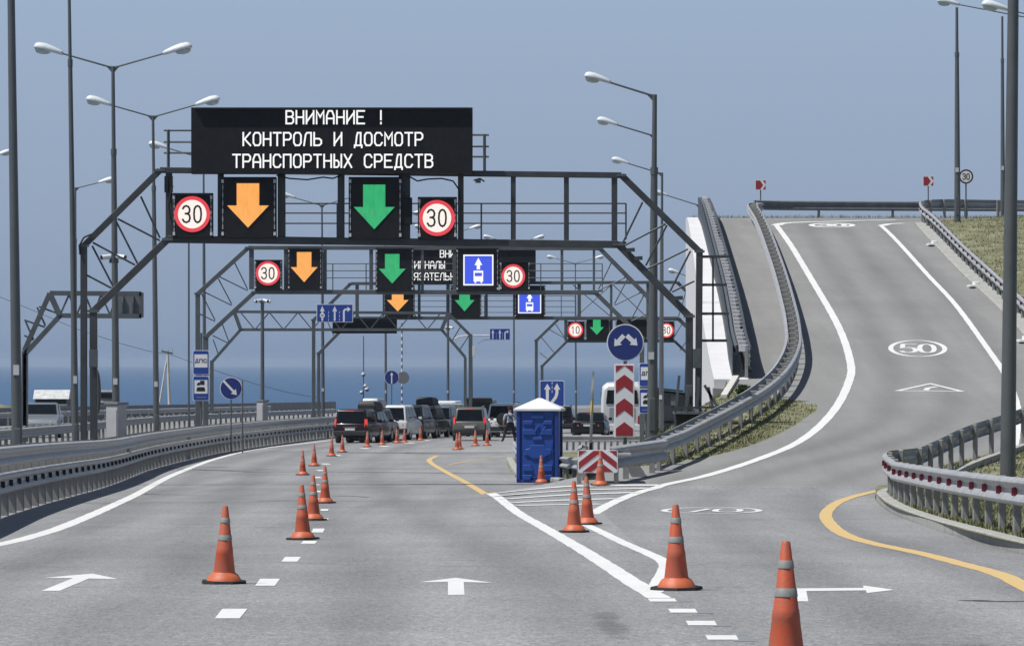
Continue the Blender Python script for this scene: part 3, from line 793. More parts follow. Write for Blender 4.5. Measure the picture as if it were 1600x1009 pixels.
Wp = [(6.95, 131.5), (7.15, 138), (7.45, 146), (7.85, 158), (8.3, 174), (8.65, 188), (8.95, 200), (9.2, 210), (9.6, 216), (10.2, 221), (10.9, 226)]
guardrail('dark footpath guardrail on top of the white retaining wall', Wp, [(.6, .36, .0), (.15, .36, .0)], 1, 1.6, 1.0, .12, .1, backoff=[(.68, .31, -.34)], blocks=(.90, .26, .12, .2, .16), bmat='bracket', panel=(.0, .98, -.46), zf=lambda x, y: zr(y)-(.012*(y-212)**2 if y > 212 else 0), mrail='steel2')
Hp = [(6.35, 30), (6.4, 45), (6.45, 55), (6.6, 65), (6.85, 75), (7.1, 83), (7.4, 88.5), (7.75, 91.6), (8.35, 93.4), (9.2, 97.5), (10.5, 103.3), (12.6, 110.2), (14.7, 118), (15.9, 127), (16.7, 138), (17.3, 150), (17.7, 165), (18.0, 180), (18.35, 195), (18.55, 203), (19.4, 209), (22, 213.2), (27, 215)]
def zh(x, y): return (zm(y) if y < 84 else H(xR(y)-.01, y))+.06
guardrail('steel guardrail with red reflectors wrapping the nose of the right hand island', Hp, [(.46, .36, .0)], -1, 2.0, .82, .14, .1, reflect=(.64, 2.1), zf=zh)
Mp = [tuple(G(908, 750)[:2]), (1.72, 106), (1.8, 113), (1.5, 119), (.75, 127), (.35, 140), (.15, 158), (.1, 168)]
guardrail('low guardrail along the island behind the blue cabin', Mp, [(.4, .31, .0)], -1, 2.0, .7, .12, .1)
Xp = [(1.9, 199), (3.6, 199.5), (5.2, 200), (7.0, 200.5)]
guardrail('guardrail across the far end of the island behind the chevron post', Xp, [(.36, .3, .0)], 1, .3, .66, .09, .1)
# ------------------------------------------------------------------ gantries over the road
def gantry(label, Y, outer, inner, ups, braces, w_out, w_in, rails=None, m='steel', depth=.14, group='lane signal gantries over the road'):
    """outer / inner: leg foot, leg head, chord left, chord right, leg head, leg foot (photo positions at depth Y)"""
    o = [P(u, v, Y) for u, v in outer]; i = [P(u, v, Y+.02) for u, v in inner]
    for q in (o, i):
        for k in (0, -1): q[k].z = zm(Y)-.1
    root = thing('overhead_gantry', label, 'gantry', (o[0].x, Y, zm(Y)), group)
    def member(nm, a, b, w, dd=None):
        mb = MB(); mb.beam(a, b, w, dd or w); return mb.obj(nm, M[m], root, world=True, bevel=.012, seg=1)
    s = F/Y
    for q, w in ((o, w_out), (i, w_in)):
        member('column', q[0], q[1]+Vector((0, 0, w*.4)), w); member('column', q[5], q[4]+Vector((0, 0, w*.4)), w)
        member('haunch', q[1], q[2], w*.95); member('haunch', q[4], q[3], w*.95)
    member('top_chord', o[2], o[3], w_out*.9); member('bottom_chord', i[2], i[3], w_in)
    for a, b, w in ups: member('upright', P(*a, Y+.01), P(*b, Y+.01), w, .1)
    for a, b in braces: member('brace', P(*a, Y-.01), P(*b, Y-.01), .05)
    for q, w in ((o, w_out), (i, w_in)):          # flange plates at the bends
        for k in (1, 2, 3, 4):
            mb = MB(); mb.box(tuple(q[k]), (w*1.5, w*1.25, w*.35), 0); f = mb.obj('flange', M['steel2'], root, world=True)
    if rails:
        u0, u1, vs, us, dY = rails
        for v in vs:
            mb = MB(); a, b = P(u0, v, Y+dY), P(u1, v, Y+dY); mb.tube(a, b, .022, n=6); mb.obj('handrail', M[m], root, world=True)
        for u in us:
            mb = MB(); mb.tube(P(u, vs[0], Y+dY), P(u, inner[2][1], Y+dY), .025, n=6); mb.obj('rail_post', M[m], root, world=True)
        # catwalk deck under the rails
        a, b = P(u0, inner[2][1]-2, Y+dY/2), P(u1, inner[3][1]-2, Y+dY/2)
        mb = MB(); mb.beam(a, b, dY, .05, up=(0, 0, 1)); mb.obj('catwalk', M[m], root, world=True)
    return root
Y1, Y2, Y3, Y4 = 116.0, 188.0, 257.0, 296.0
g1 = gantry('nearest dark steel gantry carrying the big black message board', Y1,
    [(131, 690), (131, 384), (250, 266), (971, 274), (1093, 393), (1090, 690)], [(147, 690), (146, 486), (262, 374), (966, 382), (1077, 494), (1077, 660)],
    [((264, 268), (264, 374), .17), ((345, 270), (345, 374), .16), ((440, 272), (440, 376), .20), ((533, 273), (533, 376), .18), ((632, 274), (632, 378), .30), ((720, 274), (720, 378), .15), ((802, 275), (802, 380), .13), ((885, 275), (885, 381), .13), ((960, 275), (960, 382), .15)],
    [((220, 307), (250, 372)), ((184, 342), (250, 376)), ((182, 347), (215, 412)), ((145, 379), (211, 414)), ((144, 384), (176, 446)), ((136, 430), (174, 450)),
     ((1004, 316), (972, 382)), ((1040, 350), (975, 384)), ((1042, 352), (1009, 415)), ((1075, 389), (1012, 420)), ((1079, 392), (1047, 455)), ((1085, 439), (1050, 456))],
    .17, .19, (440, 978, (318, 333, 349), (445, 527, 752, 978), 1.0))
# handrail loop and the rails behind the message board
for (ua, ub) in ((256, 300), (738, 764)):
    for v in ((204, 222, 239) if ua < 500 else (211, 229, 245)):
        mb = MB(); mb.tube(P(ua, v, Y1+.9), P(ub, v, Y1+.9), .03, n=6); mb.obj('handrail', M['steel2'], g1, world=True)
    u = 263 if ua < 500 else 757
    mb = MB(); mb.tube(P(u, 203 if ua < 500 else 210, Y1+.9), P(u, 270, Y1+.9), .045, n=6); mb.obj('rail_post', M['steel2'], g1, world=True)
for k, v in enumerate((401, 445, 490, 532)):
    mb = MB(); mb.beam(P(1094, v, Y1), P(1139 if k % 2 == 0 else 1136, v, Y1), .07, .05); mb.obj('cable_bracket', M['steel'], g1, world=True)
mb = MB(); mb.beam(P(1114, 402, Y1), P(1114, 533, Y1), .05); mb.obj('cable_riser', M['steel'], g1, world=True)
for u, v in ((985, 391), (997, 404), (1060, 466)):
    mb = MB(); mb.beam(P(u-6, v, Y1-.1), P(u+7, v-1, Y1-.1), .1, .06); mb.obj('clamp', M['steel'], g1, world=True)
mb = MB(); mb.ptube([P(x, y, Y1-.12) for x, y in ((143, 366), (131, 371), (124, 384), (125, 398))], .025); mb.obj('cable', M['rubber'], g1, world=True)
for u in (260, 267):
    mb = MB(); mb.box(tuple(P(u, 288, Y1-.1)), (.1, .1, .42)); mb.obj('cable_box', M['black'], g1, world=True)
for pts in ([(432, 274), (452, 279), (480, 281), (505, 277), (520, 279), (533, 274)], [(640, 276), (652, 283), (668, 280), (690, 279), (708, 283), (717, 296), (719, 312)], [(270, 290), (263, 318), (266, 340), (270, 352)], [(740, 282), (750, 279), (757, 284)]):
    mb = MB(); mb.ptube([P(u, v, Y1-.16) for u, v in pts], .022); mb.obj('cable', M['rubber'], g1, world=True)
for u, v, w, h in ((747, 283, .14, .1), (1089, 560, .2, .5), (146, 560, .22, .45), (635, 330, .3, .7), (1077, 610, .16, .3)):
    mb = MB(); mb.box(tuple(P(u, v, Y1-.17)), (w, .12, h)); mb.obj('junction_box', M['steel2'] if w < .3 else M['black'], g1, world=True, bevel=.01)
g2 = gantry('second steel gantry beyond the message board, carrying the blue bus lane sign', Y2,
    [(309, 660), (309, 459), (388, 387), (937, 388), (1015, 467), (1015, 660)], [(322, 660), (322, 526), (398, 456), (930, 457), (1003, 528), (1003, 660)],
    [((393, 388), (393, 452), .2), ((447, 388), (447, 455), .18), ((508, 388), (508, 455), .14), ((580, 388), (580, 455), .16), ((660, 388), (660, 457), .12), ((711, 388), (711, 457), .2), ((878, 390), (878, 455), .12), ((928, 390), (928, 455), .1)],
    [((365, 407), (387, 452)), ((340, 431), (387, 454)), ((341, 435), (362, 475)), ((321, 457), (362, 477)), ((315, 459), (336, 500)), ((311, 490), (336, 502)),
     ((957, 407), (935, 452)), ((982, 431), (935, 454)), ((981, 435), (960, 475)), ((1001, 457), (960, 477)), ((1007, 459), (986, 500)), ((1011, 490), (986, 502))],
    .19, .19, (503, 941, (412, 423, 434), (520, 572, 845, 941), 1.0), 'steel2')
g3 = gantry('third steel gantry further down the road, holding the second text board', Y3,
    [(490, 650), (490, 500), (548, 443), (1058, 441), (1086, 468), (1086, 650)], [(498, 650), (498, 552), (552, 497), (1060, 497), (1077, 514), (1077, 650)],
    [((558, 443), (558, 497), .2), ((600, 443), (600, 497), .16), ((655, 443), (655, 497), .16), ((700, 443), (700, 497), .2), ((760, 443), (760, 497), .16), ((804, 443), (804, 497), .18), ((905, 443), (905, 497), .2), ((955, 443), (955, 497), .14), ((1012, 443), (1012, 497), .16)],
    [((520, 474), (548, 497)), ((505, 488), (522, 525)), ((895, 445), (955, 495)), ((955, 445), (900, 495)), ((1072, 455), (1060, 495)), ((958, 445), (1010, 495))],
    .2, .18, (640, 900, (462, 470, 479, 488), (645, 700, 757, 803, 877), 1.0), 'steel2')
g4 = gantry('farthest lane gantry with the low ten kilometre signs', Y4,
    [(838, 640), (838, 532), (873, 498), (1060, 499), (1082, 520), (1082, 650)], [(847, 640), (847, 572), (886, 533), (1054, 533), (1074, 552), (1074, 650)],
    [((884, 499), (884, 532), .2), ((955, 499), (955, 532), .2), ((1026, 499), (1026, 532), .2)],
    [((868, 506), (884, 530)), ((857, 514), (882, 528)), ((845, 526), (866, 551)), ((843, 551), (855, 560)), ((1065, 507), (1050, 532)), ((1078, 525), (1062, 548))],
    .2, .18, None, 'steel2')
# triangulated truss portals over the other carriageway
def truss(label, Y, top, bot, chords, zig, m='steel2'):
    root = thing('truss_portal', label, 'truss gantry', tuple(P(*top[0], Y)), 'truss portals')
    for q, nm in ((top, 'top_chord'), (bot, 'bottom_chord')):
        p = [P(u, v, Y) for u, v in q]
        for a, b in zip(p, p[1:]):
            mb = MB(); mb.beam(a, b, .16); mb.obj(nm, M[m], root, world=True)
    for a, b, w in chords:
        mb = MB(); mb.beam(P(*a, Y-.01), P(*b, Y-.01), w); mb.obj('strut', M[m], root, world=True)
    for a, b in zip(zig, zig[1:]):
        mb = MB(); mb.beam(P(*a, Y+.01), P(*b, Y+.01), .06); mb.obj('brace', M[m], root, world=True)
    return root
zg = []
for k in range(15): zg.append((376+k*22.4, 488 if k % 2 == 0 else 515))
tb = truss('long zigzag truss portal crossing behind the gantries, dark panel on its middle', 250,
    [(331, 648), (331, 566), (374, 515)][:2]+[(331, 566)], [(331, 566), (376, 515), (690, 515), (727, 558), (727, 650)],
    [((366, 487), (376, 515), .2), ((331, 645), (331, 563), .2), ((366, 487), (331, 520), .14), ((700, 490), (690, 515), .2), ((366, 487), (700, 489), .15), ((700, 489), (735, 524), .16), ((735, 522), (735, 650), .2)], zg)
for a, b in (((347, 505), (358, 535)), ((332, 524), (357, 536)), ((333, 530), (341, 553)), ((721, 508), (706, 533)), ((733, 524), (718, 547))):
    mb = MB(); mb.beam(P(*a, 250), P(*b, 250), .06); mb.obj('brace', M['steel2'], tb, world=True)
mb = MB(); mb.box(tuple(P(570, 509, 250.3)), (3.6, .2, .85)); mb.box(tuple(P(570, 510, 250.15)), (3.4, .06, .7))
tag(mb.obj('blank_sign', M['black'], None, bevel=.02), 'dark blank sign panel seen on the long zigzag truss', 'sign panel')
ta = truss('short cantilever truss on the far left over the opposite road', 150,
    [(38, 690), (38, 548), (78, 458), (221, 459)], [(40, 690), (40, 552), (94, 493), (221, 494)],
    [((78, 459), (93, 492), .18), ((221, 457), (221, 496), .14)], [(94, 492), (108, 460), (120, 492), (133, 460), (146, 492), (158, 460), (172, 492), (183, 460)])
for a, b in (((58, 480), (71, 509)), ((61, 479), (91, 490)), ((38, 500), (70, 511)), ((40, 502), (52, 530)), ((38, 524), (52, 531))):
    mb = MB(); mb.beam(P(*a, 150), P(*b, 150), .06); mb.obj('brace', M['steel2'], ta, world=True)
mb = MB(); mb.box(tuple(P(200, 476, 150.3)), (.78, .12, .62)); 
for k in (-1, 1): mb.box(tuple(P(200+k*8, 476, 150.2)), (.05, .08, .62))
tag(mb.obj('blank_sign', M['sback'], None, bevel=.01), 'grey back of a sign at the end of the far left truss', 'sign panel')

# ------------------------------------------------------------------ lit signs on the gantries
def text(mb, s, x, z, cw, ch, pitch, w, y0, y1):
    k = 0
    for i, c in enumerate(s):
        if c == ' ': continue
        for pl in FONT[c]:
            mb.stroke([(x+i*pitch+a*cw, z+b*ch) for a, b in pl], w, y0-.0006*k, y1); k = (k+1) % 5
def circle(r, n=40, cx=0, cz=0): return [(cx+r*math.cos(2*math.pi*i/n), cz+r*math.sin(2*math.pi*i/n)) for i in range(n)]
def boxm(mb, w, h, y0, y1, cx=0, cz=0): mb.hexa([(cx-w/2, y0, cz-h/2), (cx+w/2, y0, cz-h/2), (cx+w/2, y1, cz-h/2), (cx-w/2, y1, cz-h/2)], [(cx-w/2, y0, cz+h/2), (cx+w/2, y0, cz+h/2), (cx+w/2, y1, cz+h/2), (cx-w/2, y1, cz+h/2)])
def housing(name, label, cat, u0, v0, u1, v1, Y, group, dY=.12, d=.3, brackets=True):
    s = F/Y
    c = P((u0+u1)/2, (v0+v1)/2, Y-dY); root = thing(name, label, cat, tuple(c), group)
    w, h = (u1-u0)/s, (v1-v0)/s
    mb = MB(); boxm(mb, w, h, -d/2, d/2); mb.obj('housing', M['black'], root, bevel=.012)
    mb = MB(); boxm(mb, w*.97, .05, -d/2-.10, -d/2+.01, 0, h/2-.03); mb.obj('hood', M['black'], root)
    if brackets:
        for sx in (-1, 1):
            for sz in (-1, 1):
                mb = MB(); boxm(mb, .06, .09, -d/2-.02, -d/2+.02, sx*(w/2-.04), sz*(h/2-.11)); mb.obj('bracket', M['bracket'], root)
            mb = MB(); xs = sx*(w/2-.045); pts = [(xs-.004, -h*.36)]
            for k in range(6):
                z = -h*.32+k*h*.13; pts += [(xs-.004, z-h*.037), (xs-.013, z-h*.036), (xs-.013, z+h*.036), (xs-.004, z+h*.037)]
            pts += [(xs-.004, h*.38)]; pts = pts+[(2*xs-x, z) for x, z in pts[::-1]]
            mb.plate(pts, -d/2-.012, -d/2+.005)
            mb.obj('hinge', M['cabinet'], root)
    return root, c, s, d
def speed_signal(label, u0, v0, u1, v1, cu, cv, r, Y, digits='30', mk='redled'):
    root, c, s, d = housing('speed_signal', label, 'speed signal', u0, v0, u1, v1, Y, 'lit speed limit signals')
    p = P(cu, cv, Y-.12)-c; R_ = r/s
    f = -d/2-.004
    mb = MB(); mb.annulus(R_*.80, R_, f-.012, f, p); mb.obj('ring', M[mk], root)
    mb = MB(); mb.plate(circle(R_*.795), f-.008, f, p); mb.obj('disc', M['creamled'], root)
    ch = R_*.92; cw = R_*.40
    for i, k in enumerate(digits):
        mb = MB(); t = MB()
        for pl in FONT[k]: mb.stroke([(p.x+(-.52+.62*i)*R_*1.0+a*cw, p.z-ch/2+b*ch) for a, b in pl], R_*.105, f-.016, f-.004)
        mb.obj('digit', M['sblack'], root); t.bm.free()
    return root
def arrow_signal(label, u0, v0, u1, v1, cu, av0, av1, aw, Y, colour):
    root, c, s, d = housing('lane_signal', label, 'lane signal', u0, v0, u1, v1, Y, 'lit lane arrow signals')
    w = aw/s; h = (av1-av0)/s; p = P(cu, (av0+av1)/2, Y-.12)-c; f = -d/2-.004
    q = [(-.27, .5), (.27, .5), (.27, 0), (.5, 0), (0, -.5), (-.5, 0), (-.27, 0)]
    mb = MB(); mb.plate([(a*w, b*h) for a, b in q], f-.012, f, p); mb.obj('arrow', M[colour], root)
    return root
# message boards
def board(label, u0, v0, u1, v1, Y, lines, ch, cw, pitch, w, group='message boards', dY=.25):
    root, c, s, d = housing('message_board', label, 'message board', u0, v0, u1, v1, Y, group, dY=dY, d=.45, brackets=False)
    for t, u, v in lines:
        p = P(u, v, Y-dY)-c; k = 0
        for word in t.split(' '):
            mb = MB(); text(mb, word, p.x+k*pitch/s, p.z, cw/s, ch/s, pitch/s, w/s, -d/2-.012, -d/2+.002)
            mb.obj('lit_word', M['whiteled'], root); k += len(word)+1
    return root
board('big black message board with three lines of white text on the nearest gantry', 300, 169, 738, 272, Y1,
      [('ВНИМАНИЕ !', 448, 194, ), ('КОНТРОЛЬ И ДОСМОТР', 381, 228), ('ТРАНСПОРТНЫХ СРЕДСТВ', 365, 262)], 19.5, 11.0, 15.75, 2.5)
board('smaller black text board on the third gantry, half hidden by nearer signals', 611, 387, 837, 441, Y3,
      [('ВНИМАНИЕ !', 688, 402), ('СИГНАЛЫ', 640, 419.5), ('ОБЯЗАТЕЛЬНЫ', 631, 437.5)], 10.8, 5.8, 8.15, 1.35)
speed_signal('nearest lit thirty sign at the left end of the front gantry', 270, 302, 333, 372, 301, 335, 28, Y1)
speed_signal('lit thirty sign under the right end of the big message board', 653, 308, 714, 374, 683, 341, 28, Y1)
arrow_signal('largest amber down arrow, on the front gantry', 346, 277, 432, 372, 388, 287, 356, 65, Y1, 'amberled')
arrow_signal('largest green down arrow, on the front gantry', 545, 277, 628, 374, 585, 289, 358.5, 64, Y1, 'greenled')
speed_signal('lit thirty sign at the left end of the second gantry', 398, 406, 441, 453, 419, 427, 19, Y2)
speed_signal('lit thirty sign beside the blue bus lane sign on the second gantry', 781, 408, 828, 454, 802, 431.5, 18.5, Y2)
arrow_signal('amber down arrow on the second gantry beside a thirty sign', 450, 388, 503, 453, 475.5, 394, 441, 42, Y2, 'amberled')
arrow_signal('green down arrow in the middle of the second gantry', 587, 388, 646, 455, 613, 397, 443, 42, Y2, 'greenled')
arrow_signal('amber down arrow on the third gantry, small and low', 600, 446, 648, 496, 621.5, 451, 486.5, 34, Y3, 'amberled')
arrow_signal('green down arrow on the third gantry left of the small bus sign', 704, 446, 752, 496, 726, 451, 486.5, 31, Y3, 'greenled')
arrow_signal('tiny green down arrow on the farthest gantry next to the ten sign', 915, 498, 953, 531, 932.5, 499, 523, 22, Y4, 'greenled')
speed_signal('tiny lit ten sign on the left end of the farthest gantry', 886, 502, 914, 531, 899, 515.5, 12, Y4, '10')
speed_signal('tiny lit sign at the right end of the farthest gantry behind the lamp pole', 1029, 502, 1054, 531, 1041, 516, 11.5, Y4, '30')
r_, c_, s_, d_ = housing('lane_signal', 'dark unlit signal box on the farthest gantry behind the blue round sign', 'lane signal', 962, 498, 1012, 531, Y4, 'lit lane arrow signals')
def bus_signal(label, u0, v0, u1, v1, bu0, bv0, bu1, bv1, Y):
    root, c, s, d = housing('bus_lane_signal', label, 'lane sign', u0, v0, u1, v1, Y, 'lit blue bus lane signs')
    p = P((bu0+bu1)/2, (bv0+bv1)/2, Y-.12)-c; w, h = (bu1-bu0)/s, (bv1-bv0)/s; f = -d/2-.004
    mb = MB(); boxm(mb, w, h, f-.006, f, p.x, p.z); mb.obj('border', M['whiteled'], root)
    mb = MB(); boxm(mb, w*.91, h*.91, f-.010, f-.005, p.x, p.z); mb.obj('blue_panel', M['blueled'], root)
    q = [(-.055, .02), (-.055, .16), (-.13, .16), (0, .40), (.13, .16), (.055, .16), (.055, .02)]
    mb = MB(); mb.plate([(p.x+a*w, p.z+b*h) for a, b in q], f-.014, f-.009)
    # bus seen from the front, its windscreen left blue
    for pts in ([(-.16, -.02), (.16, -.02), (.16, -.09), (-.16, -.09)], [(-.16, -.20), (.16, -.20), (.16, -.37), (-.16, -.37)], [(-.16, -.09), (-.12, -.09), (-.12, -.20), (-.16, -.20)], [(.12, -.09), (.16, -.09), (.16, -.20), (.12, -.20)],
                [(-.13, -.37), (-.07, -.37), (-.07, -.42), (-.13, -.42)], [(.07, -.37), (.13, -.37), (.13, -.42), (.07, -.42)]):
        mb.plate([(p.x+a*w, p.z+b*h) for a, b in pts], f-.014, f-.009)
    mb.obj('bus_symbol', M['whiteled'], root)
bus_signal('lit blue sign with arrow and bus on the second gantry', 713, 388, 779, 455, 724, 398, 771, 446, Y2)
bus_signal('smaller lit blue bus sign on the third gantry', 804, 446, 852, 496, 809.5, 454, 845.5, 489.5, Y3)
# ------------------------------------------------------------------ traffic signs on posts
def rrect(w, h, r=.06, n=5):
    q = []
    for cx, cz, a0 in ((w/2-r, h/2-r, 0), (-w/2+r, h/2-r, 90), (-w/2+r, -h/2+r, 180), (w/2-r, -h/2+r, 270)):
        for k in range(n): a = R(a0+90*k/(n-1)); q.append((cx+r*math.cos(a), cz+r*math.sin(a)))
    return q
def sign_root(name, label, cat, u, v, Y, base=None, group=None, pr=.03, pu=None, ptop=None):
    c = P(u, v, Y)
    zb = base if base is not None else zm(Y)
    px = c.x if pu is None else P(pu, v, Y).x
    root = thing(name, label, cat, (px, Y, zb), group)
    mb = MB(); mb.tube((0, .06, -.3), (0, .06, (c.z-zb)+.1 if ptop is None else P(u, ptop, Y).z-zb), pr, n=10); mb.obj('post', M['pole'], root, smooth=True)
    return root, c-Vector((px, Y, zb)), F/Y
def disc(root, c, r, face='sblued', rim='swhite', arrows=(), am='swhite'):
    mb = MB(); mb.plate(circle(r, 40), -.0, .02, c); mb.obj('plate', M[rim], root)
    mb = MB(); mb.plate(circle(r*.94, 40), -.006, .001, c); f = mb.obj('sign_face', M[face], root)
    for q in arrows:
        mb = MB(); mb.plate([(a*r, b*r) for a, b in q], -.011, -.005, c); mb.obj('arrow', M[am], root)
def arrow_poly(x0, z0, x1, z1, w, hw, hl):
    d = Vector((x1-x0, z1-z0)); L = d.length; d.normalize(); n = Vector((-d.y, d.x)); a = Vector((x0, z0)); b = a+d*(L-hl)
    return [tuple(q) for q in (a+n*w/2, b+n*w/2, b+n*hw/2, a+d*L, b-n*hw/2, b-n*w/2, a-n*w/2)]
# round sign with two diverging arrows over a chevron column
Yc = 111.0
zc = H(P(976, 700, Yc).x, Yc)
root, c, s = sign_root('mandatory_sign', 'round dark blue sign with two diverging white arrows above a chevron column', 'road sign', 977, 535, Yc, zc, pr=.045)
disc(root, c, 29/s, arrows=[arrow_poly(-.08, .38, -.60, -.20, .24, .52, .34), arrow_poly(.08, .38, .66, -.16, .24, .52, .34)])
cr = thing('chevron_column', 'tall red and white board of upward chevrons under the round blue sign', 'marker board', tuple(P(975.5, 626, Yc)))
w, h = 31.5/s, 114/s
mb = MB(); boxm(mb, w, h, -.02, .02); mb.obj('plate', M['swhite'], cr, bevel=.006, seg=1)
ww = w*.84; zt = h/2-.03
def chev(z, hh, dz): return [(-ww/2, z-dz), (-ww/2, z-dz-hh), (0, z-hh), (ww/2, z-dz-hh), (ww/2, z-dz), (0, z)]
mb = MB(); mb.plate([(-ww/2, zt), (0, zt), (-ww/2, zt-.17)][::1], -.027, -.019); mb.plate([(0, zt), (ww/2, zt), (ww/2, zt-.17)], -.027, -.019)
mb.obj('chevron', M['sred'], cr)
for k in range(3):
    z = (569+57-585-36.3*k)/s-.0
    z = (626-585-37*k)/s
    lo = (626-603-37*k)/s-.15 if k < 2 else -h/2+.03
    mb = MB()
    pts = [(-ww/2, z-.16), (0, z), (ww/2, z-.16)]
    b0 = z-(.46 if k < 2 else .36)
    if k < 2: pts += [(ww/2, b0), (0, b0+.16), (-ww/2, b0)]
    else: pts += [(ww/2, -h/2+.035), (-ww/2, -h/2+.035)]
    mb.plate(pts, -.027, -.019); mb.obj('chevron', M['sred'], cr)
# blue service signs
def service(label, u, v0, v1, Y, text_on, group, wpx=25.5):
    c = P(u, (v0+v1)/2, Y); s = F/Y; w, h = wpx/s, (v1-v0)/s
    root = thing('service_sign', label, 'service sign', tuple(c), group)
    mb = MB(); mb.plate(rrect(w, h), 0, .02); mb.obj('plate', M['swhite'], root)
    mb = MB(); mb.plate(rrect(w*.93, h*.95), -.006, .001); mb.obj('blue_face', M['sblue'], root)
    mb = MB(); boxm(mb, w*.80, h*.54, -.011, -.005, 0, h*.06); mb.obj('white_panel', M['swhite'], root)
    if text_on == 'ДПС':
        mb = MB(); text(mb, 'ДПС', -w*.34, h*.0, w*.17, h*.13, w*.255, w*.045, -.015, -.010); mb.obj('lettering', M['sblack'], root)
    else:
        mb = MB()
        mb.plate([(-.05*w, .12*h+.02), (.22*w, .12*h+.02), (.22*w, .31*h), (-.05*w, .31*h)], -.015, -.010)
        mb.plate([(-.25*w, .12*h), (-.06*w, .12*h), (-.06*w, .24*h), (-.14*w, .24*h), (-.25*w, .18*h)], -.015, -.010)
        mb.obj('truck_symbol', M['sblack'], root)
        mb = MB()
        mb.plate([(-.27*w, -.12*h), (.25*w, -.12*h), (.25*w, -.02*h), (.2*w, .05*h), (-.2*w, .05*h), (-.27*w, -.02*h)], -.015, -.010)
        mb.obj('car_symbol', M['sblack'], root)
        mb = MB(); boxm(mb, w*.62, h*.05, -.011, -.005, 0, -h*.36); mb.obj('caption_strip', M['sback'], root)
    return root
Ys = 186.0
pr = thing('sign_post', 'grey post carrying the two left service signs beside the second gantry', 'sign post', (P(314, 600, Ys).x, Ys+.1, zm(Ys)))
mb = MB(); mb.tube((-.0, 0, -.2), (0, 0, P(314, 520, Ys).z-zm(Ys)), .05, n=10); mb.obj('post', M['pole'], pr, smooth=True)
service('blue service sign lettered with three black letters, left of the road, above the truck sign', 314, 547, 585, Ys, 'ДПС', 'service signs')
service('blue sign with black truck and car symbols on the left of the road', 314, 587, 626, Ys, 'truck', 'service signs')
Ys2 = 150.0
pr = thing('sign_post', 'grey post behind the thick lamp pole carrying two service signs on the right', 'sign post', (P(1010, 600, Ys2).x, Ys2+.1, H(P(1010, 600, Ys2).x, Ys2)))
mb = MB(); mb.tube((0, 0, -.2), (0, 0, P(1010, 570, Ys2).z-H(P(1010, 600, Ys2).x, Ys2)), .05, n=10); mb.obj('post', M['pole'], pr, smooth=True)
service('blue lettered service sign half hidden by the lamp pole on the right', 1012, 567, 604, Ys2, 'ДПС', 'service signs', 27)
service('blue truck sign half hidden by the lamp pole on the right', 1012, 607, 646, Ys2, 'truck', 'service signs', 27)
# smaller round signs
Yd = 192.0
root, c, s = sign_root('mandatory_sign', 'round blue sign with one white arrow pointing down right, over the left guardrail', 'road sign', 361, 606.5, Yd)
disc(root, c, 17.5/s, arrows=[arrow_poly(-.66, .66, .52, -.60, .2, .62, .46)])
for u, v0 in ((344, 640), (379, 594)):
    t = thing('thin_post', 'thin bare metal post %s the down right arrow sign' % ('left of' if u < 350 else 'right of'), 'post', (P(u, 690, Yd-2).x, Yd-2, zm(Yd)))
    mb = MB(); mb.tube((0, 0, -.2), (0, 0, P(u, v0, Yd-2).z-zm(Yd)), .03, n=8); mb.obj('post', M['pole'], t, smooth=True)
    if u < 350:
        mb = MB(); mb.tube((-.28, 0, P(u, 662, Yd).z-zm(Yd)-.1), (.0, 0, P(u, 640, Yd).z-zm(Yd)), .015, n=6); mb.obj('stay', M['pole'], t)
Ye = 282.0
root, c, s = sign_root('mandatory_sign', 'small round blue sign with a white up arrow above the queued cars', 'road sign', 612, 589.5, Ye)
disc(root, c, 11.5/s, arrows=[arrow_poly(0, -.85, 0, .72, .16, .44, .4)])
Yf = 300.0
root, c, s = sign_root('turned_sign', 'grey back of a round sign on a black and white striped mast above the cars', 'road sign', 630, 590, Yf, pu=628, ptop=505, pr=.05)
mb = MB(); mb.plate(circle(9.5/s, 32), .0, .02, c); mb.obj('plate', M['sback'], root)
for k in range(12):
    z = P(0, 510+k*11, Yf).z-root.location.z
    mb = MB(); mb.tube((0, .06, z), (0, .06, z-.22), .058, n=10); mb.obj('stripe', M['swhite'], root)
Yg = 200.0
root, c, s = sign_root('lane_direction_sign', 'square blue sign with two white up arrows behind the blue cabin', 'road sign', 862.5, 614.5, Yg, zm(Yg), pr=.05)
w = 38.5/s
mb = MB(); mb.plate(rrect(w, w*1.05), 0, .02, c); mb.obj('plate', M['swhite'], root)
mb = MB(); mb.plate(rrect(w*.95, w), -.006, .001, c); mb.obj('blue_face', M['sblue'], root)
for pts in (arrow_poly(-.19*w, -.42*w, -.19*w, .40*w, .12*w, .27*w, .24*w), ):
    mb = MB(); mb.plate(pts, -.011, -.005, c); mb.obj('arrow', M['swhite'], root)
mb = MB(); mb.stroke([(-.05*w, -.42*w), (.15*w, -.15*w), (.2*w, .02*w), (.2*w, .2*w)], .12*w, -.011, -.005, c); mb.plate([(.065*w, .16*w), (.335*w, .16*w), (.2*w, .42*w)], -.012, -.0055, c); mb.obj('arrow', M['swhite'], root)
for k in range(3):
    mb = MB(); boxm(mb, .025*w, .1*w, -.011, -.005, c.x+.005*w, c.z+(.42-.17*k)*w); mb.obj('dash', M['swhite'], root)
